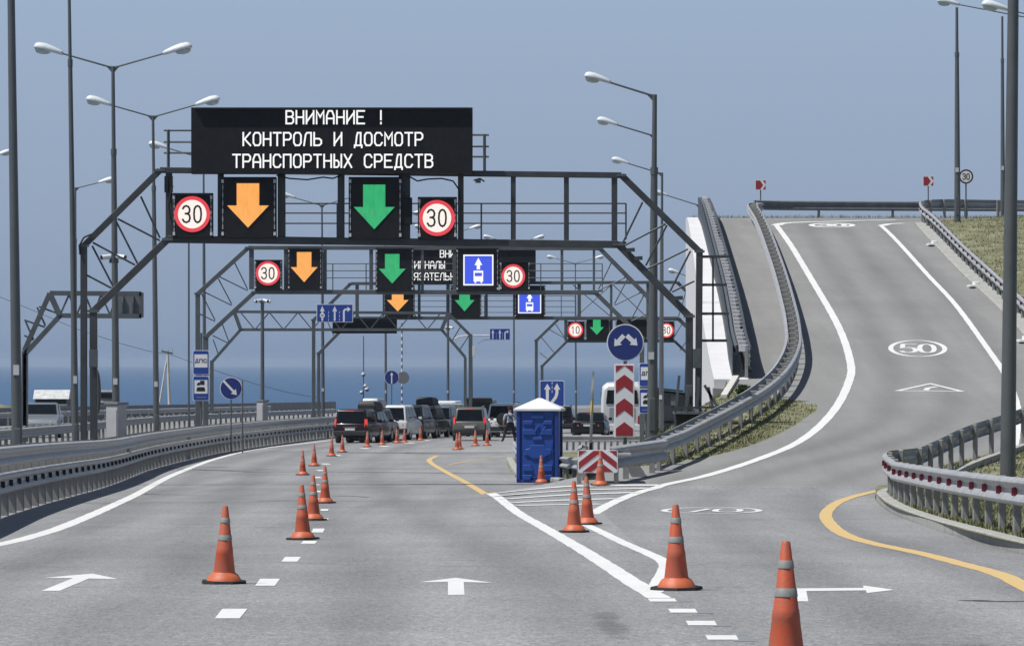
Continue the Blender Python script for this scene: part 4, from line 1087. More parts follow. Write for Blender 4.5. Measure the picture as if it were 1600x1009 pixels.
def lane_board(label, u0, v0, u1, v1, Y, kind, arm=None):
    c = P((u0+u1)/2, (v0+v1)/2, Y); s = F/Y; w, h = (u1-u0)/s, (v1-v0)/s
    root = thing('lane_board', label, 'road sign', tuple(c), 'blue lane boards')
    mb = MB(); boxm(mb, w, h, 0, .03); mb.obj('plate', M['swhite'], root)
    mb = MB(); boxm(mb, w*.965, h*.93, -.006, .001); mb.obj('blue_face', M['sblue'], root)
    for k, x in enumerate((-.34, 0, .30)):
        mb = MB()
        if k < 2: mb.plate([(x*w+a, b) for a, b in arrow_poly(0, -.42*h, 0, .40*h, .07*h*1.4, .26*h, .3*h)], -.011, -.005)
        else:
            mb.stroke([(x*w-.05*w, -.42*h), (x*w-.05*w, .12*h), (x*w-.02*w, .2*h), (x*w+.05*w, .22*h)], .1*h, -.011, -.005)
            mb.plate([(x*w+.05*w, .36*h), (x*w+.05*w, .06*h), (x*w+.14*w, .22*h)], -.012, -.0055)
        mb.obj('arrow', M['swhite'], root)
        if kind and k == 0:
            mb = MB(); mb.plate(circle(.14*h, 20, x*w, -.12*h), -.013, -.0105); mb.obj('symbol', M['swhite'], root)
            mb = MB(); boxm(mb, .15*h, .05*h, -.016, -.012, x*w, -.12*h); mb.obj('bar', M['sblack'], root)
    for x in (-.17, .13):
        for k in range(3):
            mb = MB(); boxm(mb, .012*w, .13*h, -.011, -.005, x*w, -.36*h+k*.2*h); mb.obj('dash', M['swhite'], root)
    return root
lane_board('wide blue lane board with three white arrows hanging under the second gantry', 494.5, 475, 551.5, 503.5, 249.4, True)
lb = lane_board('small blue lane board on a mast arm in the middle distance', 765, 513, 797, 531, 272, False)
ar = thing('mast_arm', 'curved grey arm with a box, holding the small blue board', 'sign arm', tuple(P(736, 650, 272.2)))
o = -ar.location
ar.location.z = zm(272); o = -ar.location
mb = MB(); mb.tube(P(736, 650, 272.2)+o-Vector((0, 0, .4)), P(736, 522, 272.2)+o, .12, .09, n=10); mb.obj('mast', M['steel2'], ar, smooth=True)
mb = MB(); mb.ptube([P(u, v, 272.2)+o for u, v in ((705, 532), (716, 526), (728, 524), (760, 524), (797, 523))], .05); mb.obj('arm', M['bracket'], ar, smooth=True)
mb = MB(); mb.ptube([P(u, v, 272.2)+o for u, v in ((746, 536), (756, 531), (766, 530))], .025); mb.obj('stay', M['pole'], ar)
mb = MB(); mb.box(tuple(P(739, 549, 272)+o), (.3, .25, .6)); mb.obj('control_box', M['lamp'], ar, bevel=.02)
# chevron board on the guardrail nose
Yn = G(934, 756).y
c = P(934, 720.5, Yn); s = F/Yn; w, h = 62.5/s, 36/s
nb = thing('chevron_board', 'striped red and white arrow board on the guardrail nose between the two roads', 'marker board', (c.x, Yn, H(c.x, Yn)))
dz = c.z-nb.location.z
o = Vector((0, 0, dz))
mb = MB(); mb.plate(rrect(w, h, .05), 0, .02, o); mb.obj('plate', M['swhite'], nb)
def clip_band(poly, w, h):
    def cut(p, ax, lim, sgn):
        out = []
        for a, b in zip(p, p[1:]+p[:1]):
            ia, ib = sgn*a[ax] <= lim, sgn*b[ax] <= lim
            if ia: out.append(a)
            if ia != ib:
                t = (lim*sgn-a[ax])/(b[ax]-a[ax]); out.append((a[0]+(b[0]-a[0])*t, a[1]+(b[1]-a[1])*t))
        return out
    for ax, lim, sg in ((0, w/2, 1), (0, w/2, -1), (1, h/2, 1), (1, h/2, -1)):
        if poly: poly = cut(poly, ax, lim, sg)
    return poly
for sg in (-1, 1):
    for k in range(3):
        z = h*(1.14-.54*k); t = .30*h
        pl_ = [(0.0, z), (sg*w*.52, z-w*.52*.77), (sg*w*.52, z-w*.52*.77-t), (0.0, z-t)]
        lim = clip_band(pl_, w*.95, h*.92)
        if len(lim) > 2:
            mb = MB(); mb.plate(lim, -.006-.0005*k, .001, o); mb.obj('stripe', M['sred'], nb)
for x in (-.40, .40):
    mb = MB(); mb.box((x, .1, dz/2-.05), (.1, .08, dz+.1)); mb.obj('leg', M['post'], nb)
mb = MB(); mb.box((.25, .55, dz+.14), (.95, .9, .06)); mb.obj('top_plate', M['rail'], nb, bevel=.015)
mb = MB(); e0 = P(950, 734, Yn+.25); e1 = P(1038, 720, G(1030, 735).y-.12)
mb.sweep([e0-nb.location+(e1-e0)*t for t in (0, .5, 1)], wprof(0, .50, d=.11), 1); mb.obj('end_beam', M['rail'], nb, smooth=True)
for t in (.35, .82):
    q = e0-nb.location+(e1-e0)*t+Vector((-.05, .06, 0)); zg_ = H(e0.x+(e1.x-e0.x)*t, e0.y+(e1.y-e0.y)*t)-nb.location.z
    mb = MB(); mb.box((q.x, q.y, (q.z+.45+zg_)/2), (.13, .1, q.z+.45-zg_)); mb.obj('leg', M['post'], nb)
# distant curve markers and the thirty sign on the crest
def curve_marker(label, u, v, Y, vb, zb):
    c = P(u, v, Y); s = F/Y; w, h = 17/s, 15.5/s
    root = thing('curve_marker', label, 'marker board', (c.x, Y, zb), 'red and white curve markers'); o = Vector((0, 0, c.z-zb))
    mb = MB(); mb.tube((0, .05, -.3), (0, .05, o.z), .03, n=8); mb.obj('post', M['pole'], root)
    mb = MB(); mb.plate(rrect(w, h, .04), 0, .02, o); mb.obj('plate', M['swhite'], root)
    mb = MB(); mb.plate([(-.45*w, -.44*h), (-.05*w, -.44*h), (.22*w, 0), (-.05*w, .44*h), (-.45*w, .44*h)], -.006, .001, o); mb.obj('chevron', M['sred'], root)
    mb = MB(); mb.plate([(.2*w, .44*h), (.45*w, .44*h), (.45*w, .05*h)], -.006, .001, o); mb.plate([(.2*w, -.44*h), (.45*w, -.44*h), (.45*w, -.05*h)], -.006, .001, o); mb.obj('corner', M['sred'], root)
curve_marker('red and white curve marker alone against the sky above the ramp, left one', 1188.5, 289, 222, 330, CZ+6.6)
curve_marker('red and white curve marker above the guardrail bend near the thirty sign', 1450.5, 283, 222, 330, CZ+6.6)
c30 = P(1509.5, 276, 208)
zb30 = H(c30.x, 208)
root, c, s = sign_root('speed_limit_sign', 'round thirty sign with dark rim on the grass beside the upper lamp pole', 'road sign', 1509.5, 276, 208, zb30-.2, pr=.035)
mb = MB(); mb.plate(circle(11.3/s, 40), 0, .02, c); mb.obj('plate', mat('sign_red_backlit', (.06, .02, .025), .5), root)  # rim red darkened in its colour, as if seen against the light
mb = MB(); mb.plate(circle(8.8/s, 40), -.006, .001, c); mb.obj('sign_face', M['swhite'], root)
for i, k in enumerate('30'):
    mb = MB()
    for pl_ in FONT[k]: mb.stroke([(c.x+(-5.4+6.2*i+a*4.4)/s, c.z+(-4.6+b*9.2)/s) for a, b in pl_], 1.3/s, -.012, -.005)
    mb.obj('digit', M['sblack'], root)

# ------------------------------------------------------------------ lamp posts
def lamp_head(parent, p, ang, tilt, k=1.0):
    k *= 1.16
    """cobra head: white shell with a glass bowl under its outer half; p = narrow end, ang = direction, tilt = rise"""
    T = Matrix.Translation(p) @ Matrix.Rotation(ang, 4, 'Z') @ Matrix.Rotation(-tilt, 4, 'Y')
    def sec(x, wy, zt, zb, n=12): return [tuple(T @ Vector((x*k, wy*k*math.cos(2*math.pi*i/n), (zt if math.sin(2*math.pi*i/n) > 0 else zb)*k*math.sin(2*math.pi*i/n)))) for i in range(n)]
    mb = MB(); mb.loft([sec(0, .05, .05, .05), sec(.06, .075, .08, .05), sec(.3, .12, .14, .04), sec(.52, .16, .175, .035), sec(.70, .165, .165, .03), sec(.79, .12, .12, .03), sec(.82, .05, .05, .02)])
    h = mb.obj('lamp_head', M['lamp'], parent, smooth='all')
    mb = MB(); mb.loft([sec(.34, .04, -.02, .06), sec(.40, .12, -.02, .11), sec(.55, .145, -.02, .15), sec(.70, .145, -.02, .14), sec(.77, .09, -.02, .08)])
    mb.obj('lamp_glass', M['lens'], h, smooth='all')
def lamp(label, u_top, v_top, u_base, Y, zb, arms, r0=.11, r1=.06, armlen=1.62, rise=.41, name='street_lamp', k=1.0, hatch=True, cut=None):
    base = Vector((P(u_base, 0, Y).x, Y, zb)); top = P(u_top, v_top, Y)-base
    root = thing(name, label, 'street lamp', tuple(base), 'street lamps along the road')
    lean = Vector((top.x, 0, 0))
    mid = lean*.78+Vector((0, 0, top.z*.78))
    mb = MB(); mb.tube((0, 0, -.3), mid, r0, r0*.62, n=10); mb.tube(mid, top, r0*.5, r0*.42, n=10); mb.obj('pole', M['pole'], root, smooth=True)
    mb = MB(); mb.tube(mid-Vector((0, 0, .1)), mid+Vector((0, 0, .1)), r0*.72, n=10); mb.obj('collar', M['steel2'], root)
    if hatch:
        mb = MB(); mb.box((0, -r0*.95, .75), (r0*1.1, .04, .9)); mb.obj('hatch', M['steel2'], root, bevel=.03)
        mb = MB(); mb.box((-r0*.2, -r0*.93, 2.35), (r0*1.0, .03, .2)); mb.obj('number_tag', M['bracket'], root)
    for sg in arms:
        e = top+Vector((sg*armlen, 0, rise))
        mb = MB(); mb.tube(top-Vector((0, 0, .05)), e, .03, .026, n=8); mb.obj('arm', M['pole'], root, smooth=True)
        mb = MB(); mb.plate([(0, -.24), (0, 0), (sg*.24, .03)], -.02, .02, top); mb.obj('gusset', M['pole'], root)
        lamp_head(root, e-Vector((sg*.02, 0, .0)), 0 if sg > 0 else math.pi, math.atan2(rise, armlen)*.9, k)
    return root
lamp('nearest thick lamp pole at the left edge, its top out of the picture', 13, -330, 28, 89, zm(89)+.3, (-1, 1), r0=.115, armlen=1.9)
lamp('second lamp pole from the left edge, just left of the front gantry leg', 107, -80, 119, 118, zm(118)+.4, (-1, 1), r0=.095, armlen=1.9)
lamp('double headed lamp in the median with a grey cabinet at its foot', 176.5, 104, 182, 143, zm(143)+.5, (-1, 1), r0=.135)
lamp('double headed lamp left of the big message board', 239, 181, 245, 169, zm(169)+.5, (-1, 1), r0=.125)
lamp('lamp whose left head shows beside the message board, pole under the board', 318, 246, 320, 206, zm(206)+.5, (-1, 1), r0=.10)
lamp('double headed lamp seen between the front signs, blue lane board on its pole', 503, 320, 505, 268, zm(268)+.4, (-1, 1), r0=.12)
lamp('far lamp pole rising behind the small amber arrow', 602, 346, 603, 306, zm(306)+.3, (-1, 1), r0=.10)
lamp('far lamp pole with cameras under the third gantry', 700, 366, 700, 338, zm(338)+.3, (-1, 1), r0=.12)
lamp('far lamp pole rising left of the small blue bus sign', 803, 381, 803, 370, zm(370)+.3, (-1, 1), r0=.10)
lamp('farthest double headed lamp seen above the bus sign railings', 899, 411, 900, 420, zm(420)+.3, (-1, 1), r0=.11, armlen=1.75)
lamp('thick single arm lamp pole standing at the ramp guardrail nose', 1023, 148, 1019, 122, H(P(1019, 690, 122).x, 122), (-1,), r0=.155, r1=.09, armlen=1.22, rise=.33, k=.78)
lamp('single arm lamp hidden behind the thick right pole, only its head showing', 1023.5, 211, 1020, 160, zm(160), (-1,), r0=.1, armlen=1.36, rise=.36, k=.8)
lamp('slim single arm lamp just right of the thick pole', 1034.5, 270, 1033, 205, zm(205), (-1,), r0=.13, armlen=1.55, rise=.42, k=.85)
lamp('small lamp head reaching left from behind the tall footpath guardrail', 1093, 320, 1093, 245, zm(245), (-1,), r0=.1, armlen=1.75, rise=.5, k=.9)
lamp('tiny lamp behind the right side braces of the front gantry', 1082, 434, 1082, 330, zm(330), (-1,), r0=.1, armlen=.9, rise=.3)
lamp('thin lamp pole on the grass bank at the top of the ramp', 1495, 12, 1496, 203, H(P(1496, 0, 203).x, 203), (), r0=.15, armlen=1.4)
lamp('thin lamp pole behind the thick right hand pole on the bank', 1566, 26, 1567, 212, H(P(1567, 0, 212).x, 212), (), r0=.12)
lamp('lamp outside the right edge whose long arm and head reach into the sky', 1640, 33, 1642, 215, CZ+6.5, (-1,), r0=.12, armlen=4.35, rise=.78, k=1.15)
lamp('lamp outside the right edge with the larger head beside the thick pole', 1668, 36, 1672, 190, H(P(1670, 0, 190).x, 190), (-1,), r0=.13, armlen=2.5, rise=.55, k=1.25)
lamp('thick grey lamp pole standing in the grass of the right hand island', 1588, -420, 1574, 87.5, H(P(1574, 0, 87.5).x, 87.5)+.1, (-1,), r0=.16, armlen=2.0, hatch=False)
lamp('distant lamp pole behind the second left pole, head pointing right', 118, 293, 118, 232, zopp(232), (1,), r0=.1, armlen=1.2, rise=.25, k=.95)
lamp('lamp at the left edge whose head just enters the picture', -40, 254, -40, 205, zopp(205), (1,), r0=.1, armlen=.98, rise=.3, k=.8)
# bare masts
def mast(label, u, vt, Y, zb, r, domes=(), name='camera_mast', cat='mast'):
    root = thing(name, label, cat, (P(u, 0, Y).x, Y, zb))
    mb = MB(); mb.tube((0, 0, -.2), (0, 0, P(u, vt, Y).z-zb), r, r*.8, n=10); mb.obj('pole', M['pole'], root, smooth=True)
    for du, v, rr in domes:
        c = Vector((P(u+du, v, Y).x-root.location.x, -.05, P(u, v, Y).z-zb))
        mb = MB(); mb.lathe([(0.001, rr*1.1), (rr*.8, rr*.9), (rr, rr*.2), (rr, -.1*rr)], c, 14); b = mb.obj('camera', M['lamp'], root, smooth=True)
        mb = MB(); mb.lathe([(rr*.9, -.12*rr), (rr*.7, -.7*rr), (.001, -rr)], c, 14); mb.obj('camera_dome', M['glass'], b, smooth=True)
        if abs(du) > 1:
            mb = MB(); mb.tube((0, 0, c.z+rr*.5), c+Vector((0, 0, rr*.9)), .03, n=6); mb.obj('bracket', M['pole'], root)
    return root
mast('thin dark pole left of the service signs', 295, 372, 196, zm(196)+.4, .05)
mast('thin camera mast with white dome cameras above the queued cars', 568, 525, 262, zm(262), .035, ((0, 585, .12), (3, 603, .11), (5.5, 608, .14), (-3, 613, .11)))
mast('slim pole behind the far left of the median', 112, 455, 260, zopp(260), .05)
def spots(label, u, v, Y, zb):
    root = thing('spotlight_mast', label, 'mast', (P(u, 0, Y).x, Y, zb), 'masts with bullet cameras')
    z = P(u, v, Y).z-zb
    mb = MB(); mb.tube((0, 0, -.2), (0, 0, z-.05), .13 if Y < 230 else .11, .09, n=10); mb.obj('pole', M['pole'], root, smooth=True)
    for a in (-2.4, -.7, .5, 2.6):
        d = Vector((math.cos(a), math.sin(a)*.6-.35, -.25)).normalized()
        mb = MB(); p = Vector((0, 0, z)); mb.tube(p+d*.08, p+d*.42, .07, .09, n=10); b = mb.obj('camera', M['lamp'], root, smooth=True)
        mb = MB(); mb.tube(p+d*.425, p+d*.44, .065, n=10); mb.obj('lens', M['glass'], b)
    mb = MB(); mb.box((0, 0, z-.12), (.3, .3, .1)); mb.obj('mount', M['pole'], root)
    return root
spots('mast topped by white cameras in front of the zigzag truss, box at its foot', 410, 468, 230, zm(230)+.4)
# cluster of cameras on the double lamp pole and on a far pole
for (u, v, Y, lab) in ((178, 400, 142.6, 'cluster of white cameras fixed to the double lamp pole behind the front gantry braces'), (700, 511, 337.4, 'small cluster of white cameras on a far pole under the third gantry')):
    root = thing('camera_cluster', lab, 'cameras', tuple(P(u, v, Y)))
    for a in (-2.5, -.6, .4, 2.8):
        d = Vector((math.cos(a), -.45, -.12)).normalized()
        mb = MB(); mb.tube(d*.12, d*.42, .08, .08, n=10); b = mb.obj('camera', M['lamp'], root, smooth=True)
        mb = MB(); mb.tube(d*.425, d*.44, .07, n=10); mb.obj('lens', M['glass'], b)
    mb = MB(); mb.tube((0, 0, -.22), (0, 0, .05), .16, .13, n=10); mb.obj('mount', M['steel'], root)
# cabinets
def cabinet(label, u0, v0, u1, v1, Y, zb):
    c = P((u0+u1)/2, v1, Y); s = F/Y; w = (u1-u0)/s; z1 = P(0, v0, Y).z
    root = thing('control_cabinet', label, 'cabinet', (c.x, Y, zb), 'grey control cabinets', R(-38)); w *= .76
    h = z1-zb
    mb = MB(); mb.box((0, 0, h/2-.1), (w*.88, w*.8, h+.1)); mb.obj('body', M['cabinet'], root, bevel=.015)
    mb = MB(); mb.box((0, 0, h), (w*1.05, w*.95, .08)); mb.obj('lid', M['sback'], root, bevel=.015)
    mb = MB(); mb.box((w*.1, -w*.40-.012, h*.5), (w*.6, .02, h*.8)); mb.obj('door', M['cabinet'], root, bevel=.006)
cabinet('grey control cabinet wrapped round the double lamp pole behind the left guardrail', 164, 630, 200, 680, 142.5, zm(142)+.2)
cabinet('small pale cabinet at the foot of the camera mast', 400, 626, 420, 656, 229.5, zm(229)+.2)
# round mirror seen edge on, on a yellow and black post
Ym = 128.0
root = thing('striped_post', 'yellow and black striped post with a turned round mirror beside the front gantry leg', 'marker post', (P(150.5, 0, Ym).x, Ym, zm(Ym)+.2))
for k in range(6):
    mb = MB(); z = .0+k*.28; mb.tube((0, 0, z), (0, 0, z+.28), .045, n=10); mb.obj('band', M['weed'] if k % 2 else M['trim'], root)
mb = MB(); mb.tube((0, 0, 1.68), (0, 0, 2.2), .035, n=8); mb.obj('upper_post', M['trim'], root)
mb = MB(); zc_ = P(0, 614, Ym).z-root.location.z
T = Matrix.Translation((-.02, 0, zc_)) @ Matrix.Rotation(R(86), 4, 'Z')
q = MB(); q.plate(circle(.62, 32), -.03, .03)
for v_ in q.bm.verts: v_.co = T @ v_.co
q.obj('mirror_back', M['trim'], root)
q = MB(); q.annulus(.60, .66, -.05, .05)
for v_ in q.bm.verts: v_.co = T @ v_.co
q.obj('mirror_rim', M['sback'], root)
mb.bm.free()
# leaning striped stake beside the chevron column
root = thing('striped_stake', 'thin pale and black striped stake leaning left of the chevron column', 'marker stake', tuple(Vector((P(921, 0, 118).x, 118, H(P(921, 0, 118).x, 118)))))
p0 = Vector((0, 0, -.1)); p1 = P(926, 600, 118)-root.location
for k in range(7):
    a, b = p0.lerp(p1, k/7), p0.lerp(p1, (k+1)/7)
    mb = MB(); mb.tube(a, b, .04, n=8); mb.obj('band', M['paver'] if k not in (2, 5) else M['weed'] if k == 5 else M['trim'], root)
mb = MB(); mb.beam(P(925, 622, 118)-root.location, P(927, 580, 118)-root.location, .05, .3); mb.obj('edge_board', M['paver'], root)
# ------------------------------------------------------------------ traffic cones
def make_cone(label):
    root = thing('traffic_cone', label, 'traffic cone', (0, 0, 0), 'orange traffic cones on the road')
    mb = MB()
    q = [(.235*math.cos(R(22.5+45*k)), .235*math.sin(R(22.5+45*k))) for k in range(8)]
    mb.hexa([(x, y, .0) for x, y in q], [(x*.97, y*.97, .025) for x, y in q]); mb.obj('base', M['rubber'], root)
    def rad(z): return .108-(.108-.026)*(z-.10)/(.75-.10)
    mb = MB(); mb.lathe([(.172, .022), (.165, .04), (.135, .085), (.112, .10), (rad(.10), .106)], n=28); mb.obj('skirt', M['orange2'], root, smooth=True)
    mb = MB(); mb.lathe([(rad(.104), .104), (rad(.28), .28), (rad(.285)+.002, .285), (rad(.34)+.002, .34), (rad(.346), .346), (rad(.74), .74), (.02, .75), (.016, .74)], n=28); mb.obj('body', M['orange'], root, smooth=True)
    for a, b in ((.415, .468), (.585, .635)):
        mb = MB(); mb.lathe([(rad(a)+.001, a), (rad(a)+.004, a+.003), (rad(b)+.004, b-.003), (rad(b)+.001, b)], n=28, caps=False); mb.obj('reflective_band', M['grey'], root, smooth=True)
    return root
CONES = [(350, 911.5, 'orange cone standing alone left of the lane dashes, nearest on the left', 0),
 (473, 843, 'big orange cone overlapping the next one in the left row', 1.0), (490, 813, 'orange cone half hidden behind the big overlapping cone of the left row', .97), (508, 786, 'orange cone with bright white bands right of the overlapping pair', .0),
 (473, 742, 'left one of the two cones just short of the dark road seam', 0), (491, 728, 'orange cone just beyond the dark road seam, left row', 0), (518, 712.5, 'orange cone at the left front of the queue, beside the maroon car bumper', 0), (535, 706.5, 'orange cone in front of the maroon car number plate', 0),
 (574, 698, 'orange cone at the right rear corner of the maroon car', 0), (597, 695, 'orange cone in front of the gap before the white off-roader', 0), (620, 692, 'left one of the close pair of cones before the dark off-roaders', 0), (632, 691.5, 'right one of the close pair of cones before the dark off-roaders', 0), (657, 688, 'farthest orange cone of the left row, before the silver car', 0),
 (714, 702.5, 'front cone of the overlapping pair behind the beige off-roader', 0), (718, 701.5, 'rear cone of the overlapping pair behind the beige off-roader', 0), (743, 696.5, 'orange cone behind the middle of the beige off-roader bumper', 0), (761, 696, 'orange cone at the right rear wheel of the beige off-roader', 0),
 (846, 754.5, 'orange cone leaning against the front of the blue cabin', 0), (938, 758.5, 'orange cone in front of the striped nose board', 0), (897, 831.5, 'orange cone on the white gore line, left of its pair', 0), (918, 819.5, 'orange cone right behind the gore line cone, partly hidden', 0), (1057, 921.5, 'orange cone at the tip of the white gore', 0)]
proto = None
for u, v, lab, _ in CONES:
    p = G(u, v, .008)
    first = proto is None
    if first: proto = make_cone(lab)
    c = place(proto, not first, p, random.uniform(0, 6.28), lab)
    c.rotation_euler.x = random.uniform(-.03, .03)
    k = random.uniform(.97, 1.03); c.scale = (k, k, k)
p = Vector(((1228-U0)*27/F, 27, 0)); p.z = H(p.x, p.y)+.008
c = place(proto, True, p, 1.0, 'nearest and largest orange cone, cut by the bottom edge'); c.scale = (1.0, 1.0, 1.0)

# ------------------------------------------------------------------ blue toilet cabin
Yt = 113.0
p = G(840, 754)
Yt = p.y; s = F/Yt
cab = thing('toilet_cabin', 'blue plastic toilet cabin with a white pointed roof in the gore', 'toilet cabin', (P(840, 0, Yt).x, Yt, p.z))
w = 64/s; hh = (754-641)/s
cab.rotation_euler = (0, 0, R(-6))
mb = MB(); mb.box((0, w/2+.03, hh/2+.06), (w*.94, w*.94, hh-.1)); mb.obj('body', M['blue'], cab, bevel=.03)
for sx in (-1, 1):
    for y in (.03, w):
        mb = MB(); mb.box((sx*w*.475, y, hh/2+.05), (.1, .1, hh-.04)); mb.obj('corner_post', M['bluedk'], cab, bevel=.02)
mb = MB(); mb.box((0, w/2+.03, .05), (w*1.04, w*1.04, .1)); mb.obj('base', M['bluedk'], cab, bevel=.015)
# door with its moulded relief
door = MB(); door.box((0, .045, hh*.5+.04), (w*.78, .05, hh*.92)); dr = door.obj('door', M['blue'], cab, bevel=.015)
def relief(pts, nm='moulding', d=.04):
    mb = MB(); mb.plate([(x*w, z*hh) for x, z in pts], .02-d, .03); mb.obj(nm, M['blue'], dr, bevel=.02, seg=3)
relief([(-.34, .26+.12), (-.30, .30+.12), (-.30, .46), (-.20, .475), (-.16, .525), (.16, .525), (.20, .475), (.34, .46), (.34, .40), (.20, .365), (.14, .335), (-.14, .335), (-.22, .375)])
for pts in ([(-.36, .80), (-.36, .86), (-.1, .86), (-.14, .80)], [(.36, .80), (.36, .86), (.16, .86), (.12, .80)], [(-.36, .66), (-.36, .74), (-.10, .74), (-.02, .66)], [(.36, .66), (.36, .74), (.12, .74), (.06, .66)],
            [(-.12, .585), (-.12, .63), (.12, .63), (.12, .585)], [(-.16, .89), (-.16, .95), (.16, .95), (.16, .89)], [(-.36, .16), (-.36, .25), (-.16, .25), (-.1, .16)], [(.0, .16), (.06, .25), (.36, .25), (.36, .16)],
            [(-.36, .04), (-.36, .11), (-.13, .11), (-.18, .04)], [(.06, .04), (.02, .11), (.36, .11), (.36, .04)], [(-.10, .69), (.0, .79), (.05, .79), (-.05, .69)], [(.12, .70), (.16, .78), (.22, .78), (.18, .70)]):
    relief(pts)
mb = MB(); mb.box((w*.36, .0, hh*.52), (.05, .05, .14)); mb.obj('latch', M['bluedk'], dr, bevel=.01)
e = w*.585
mb = MB(); zt = hh-.02; za = (755-623)/s
ap = (0, w/2+.03, za)
b4 = [(-e, w/2+.03-e, zt), (e, w/2+.03-e, zt), (e, w/2+.03+e, zt), (-e, w/2+.03+e, zt)]
b5 = [(x, y, z+.07) for x, y, z in b4]
mb.hexa(b4, b5)
k = .05
b6 = [(ap[0]+sx*k, ap[1]+sy*k, za) for sx, sy in ((-1, -1), (1, -1), (1, 1), (-1, 1))]
mb.hexa([(x*.99, (y-ap[1])*.99+ap[1], z+.001) for x, y, z in b5], b6)
mb.obj('roof', M['roofw'], cab, bevel=.02)

# ------------------------------------------------------------------ vehicles
PAINT = {}
def paint(n, c, metal=.25):
    if n not in PAINT: PAINT[n] = mat('car_paint_'+n, c, .32, metal, var=.04, coat=.3)
    return PAINT[n]
def make_car(name, label, cat, col, L=4.5, W=1.8, Ht=1.7, belt=1.02, style='suv', lit=False, clear=.28, wheel=.35, hoodz=.98, rear=True, group=None, rails=False, spare=False, tail='high', hatch_open=False, tint='glass'):
    """origin at the middle of the rear bumper on the ground, nose towards +y"""
    root = thing(name, label, cat, (0, 0, 0), group)
    pm = col
    hw = W/2
    rr = .10 if style != 'sedan' else .95        # setback of the rear window foot
    hood = L*.27
    # lower body
    secs = []
    for y, zb, zt, ww in ((0.0, clear+.14, belt-.12, .90), (.05, clear+.06, belt-.02, .965), (.35, clear, belt, 1.0), (L-hood-.1, clear, belt, 1.0), (L-.55, clear, hoodz, .985), (L-.15, clear+.04, hoodz-.1, .93), (L, clear+.12, hoodz-.28, .84)):
        a = hw*ww
        secs.append([(-a*.93, y, zb), (-a, y, zb+.14), (-a, y, (zb+zt)/2), (-a*.985, y, zt-.08), (-a*.90, y, zt), (a*.90, y, zt), (a*.985, y, zt-.08), (a, y, (zb+zt)/2), (a, y, zb+.14), (a*.93, y, zb)])
    mb = MB(); mb.loft(secs); body = mb.obj('body', pm, root, smooth=True, bevel=.045, seg=3)
    # cabin
    t0, t1 = rr, L-hood-.05
    ry0, ry1 = (rr+.22 if style == 'suv' else rr+.18 if style == 'van' else rr+.55), t1-.75
    if style == 'van': ry1 = t1-.55
    a, b = hw*.90, hw*(.78 if style != 'van' else .84)
    z0, z1 = belt-.015, Ht
    bot = [(-a, t0, z0), (a, t0, z0), (a, t1, z0), (-a, t1, z0)]
    top = [(-b, ry0, z1-.05), (b, ry0, z1-.05), (b, ry1, z1-.04), (-b, ry1, z1-.04)]
    crown = [(-b*.86, ry0+.12, z1), (b*.86, ry0+.12, z1), (b*.86, ry1-.2, z1), (-b*.86, ry1-.2, z1)]
    mb = MB(); mb.loft([bot, top, crown]); mb.obj('cabin', pm, root, smooth=True, bevel=.065, seg=3)
    def pane(nm, A, B, C, D, i0=.08, j0=.1, j1=.12, m='glass', off=.012):
        A, B, C, D = map(Vector, (A, B, C, D))
        q = lambda s_, t: (A.lerp(B, s_)).lerp(D.lerp(C, s_), t)
        n = (B-A).cross(D-A).normalized()
        pts = [q(i0, j0)+n*off, q(1-i0, j0)+n*off, q(1-i0, 1-j1)+n*off, q(i0, 1-j1)+n*off]
        mb = MB(); mb.hexa([p_-n*(off+.03) for p_ in pts], pts); return mb.obj(nm, M[m], root, bevel=.01)
    pane('rear_window', bot[0], bot[1], top[1], top[0], .07, .05, .10)
    pane('windscreen', bot[2], bot[3], top[3], top[2], .07, .08, .08)
    for side in ((1, 2), (3, 0)):
        A, B = bot[side[0]], bot[side[1]]; D, C = top[side[0]], top[side[1]]
        def lerp2(t, A=A, B=B): return tuple(Vector(A).lerp(Vector(B), t))
        def lerp3(t, D=D, C=C): return tuple(Vector(D).lerp(Vector(C), t))
        cuts = (.02, .34, .66, .98) if side == (1, 2) else (.02, .34, .66, .98)
        for c0, c1 in zip(cuts, cuts[1:]):
            pane('side_window', lerp2(c0), lerp2(c1), lerp3(c1), lerp3(c0), .05, .10, .12)
    # wheels
    mbw = None
    for y in (.78 if style != 'van' else .85, L-.85):
        for sx in (-1, 1):
            cx = sx*(hw-.11)
            mb = MB(); mb.tube((cx-.11, y, wheel), (cx+.11, y, wheel), wheel, n=22); t = mb.obj('wheel', M['tyre'], root, smooth=True, bevel=.02)
            mb = MB(); mb.tube((cx+sx*.09, y, wheel), (cx+sx*.118, y, wheel), wheel*.62, n=16); mb.obj('rim', M['rim'], t, smooth=True)
            mb = MB(); mb.tube((cx-sx*.12, y, wheel+.01), (cx+sx*.105, y, wheel+.01), wheel*1.14, n=22); mb.obj('wheel_arch', M['trim'], root)
    # rear end
    mb = MB(); mb.box((0, .0, clear+.22), (W*.96, .16, .26)); mb.obj('rear_bumper', M['trim'] if style != 'sedan' else pm, root, bevel=.05)
    mb = MB(); mb.box((0, -.055, belt-.32 if style != 'sedan' else belt-.25), (.52, .02, .115)); mb.obj('number_plate', M['num'], root, bevel=.006)
    mb = MB(); mb.box((0, -.045, belt-.2 if style != 'sedan' else belt-.14), (W*.42, .03, .035)); mb.obj('tailgate_trim', M['chrome'] if not name.startswith('van') else M['trim'], root)
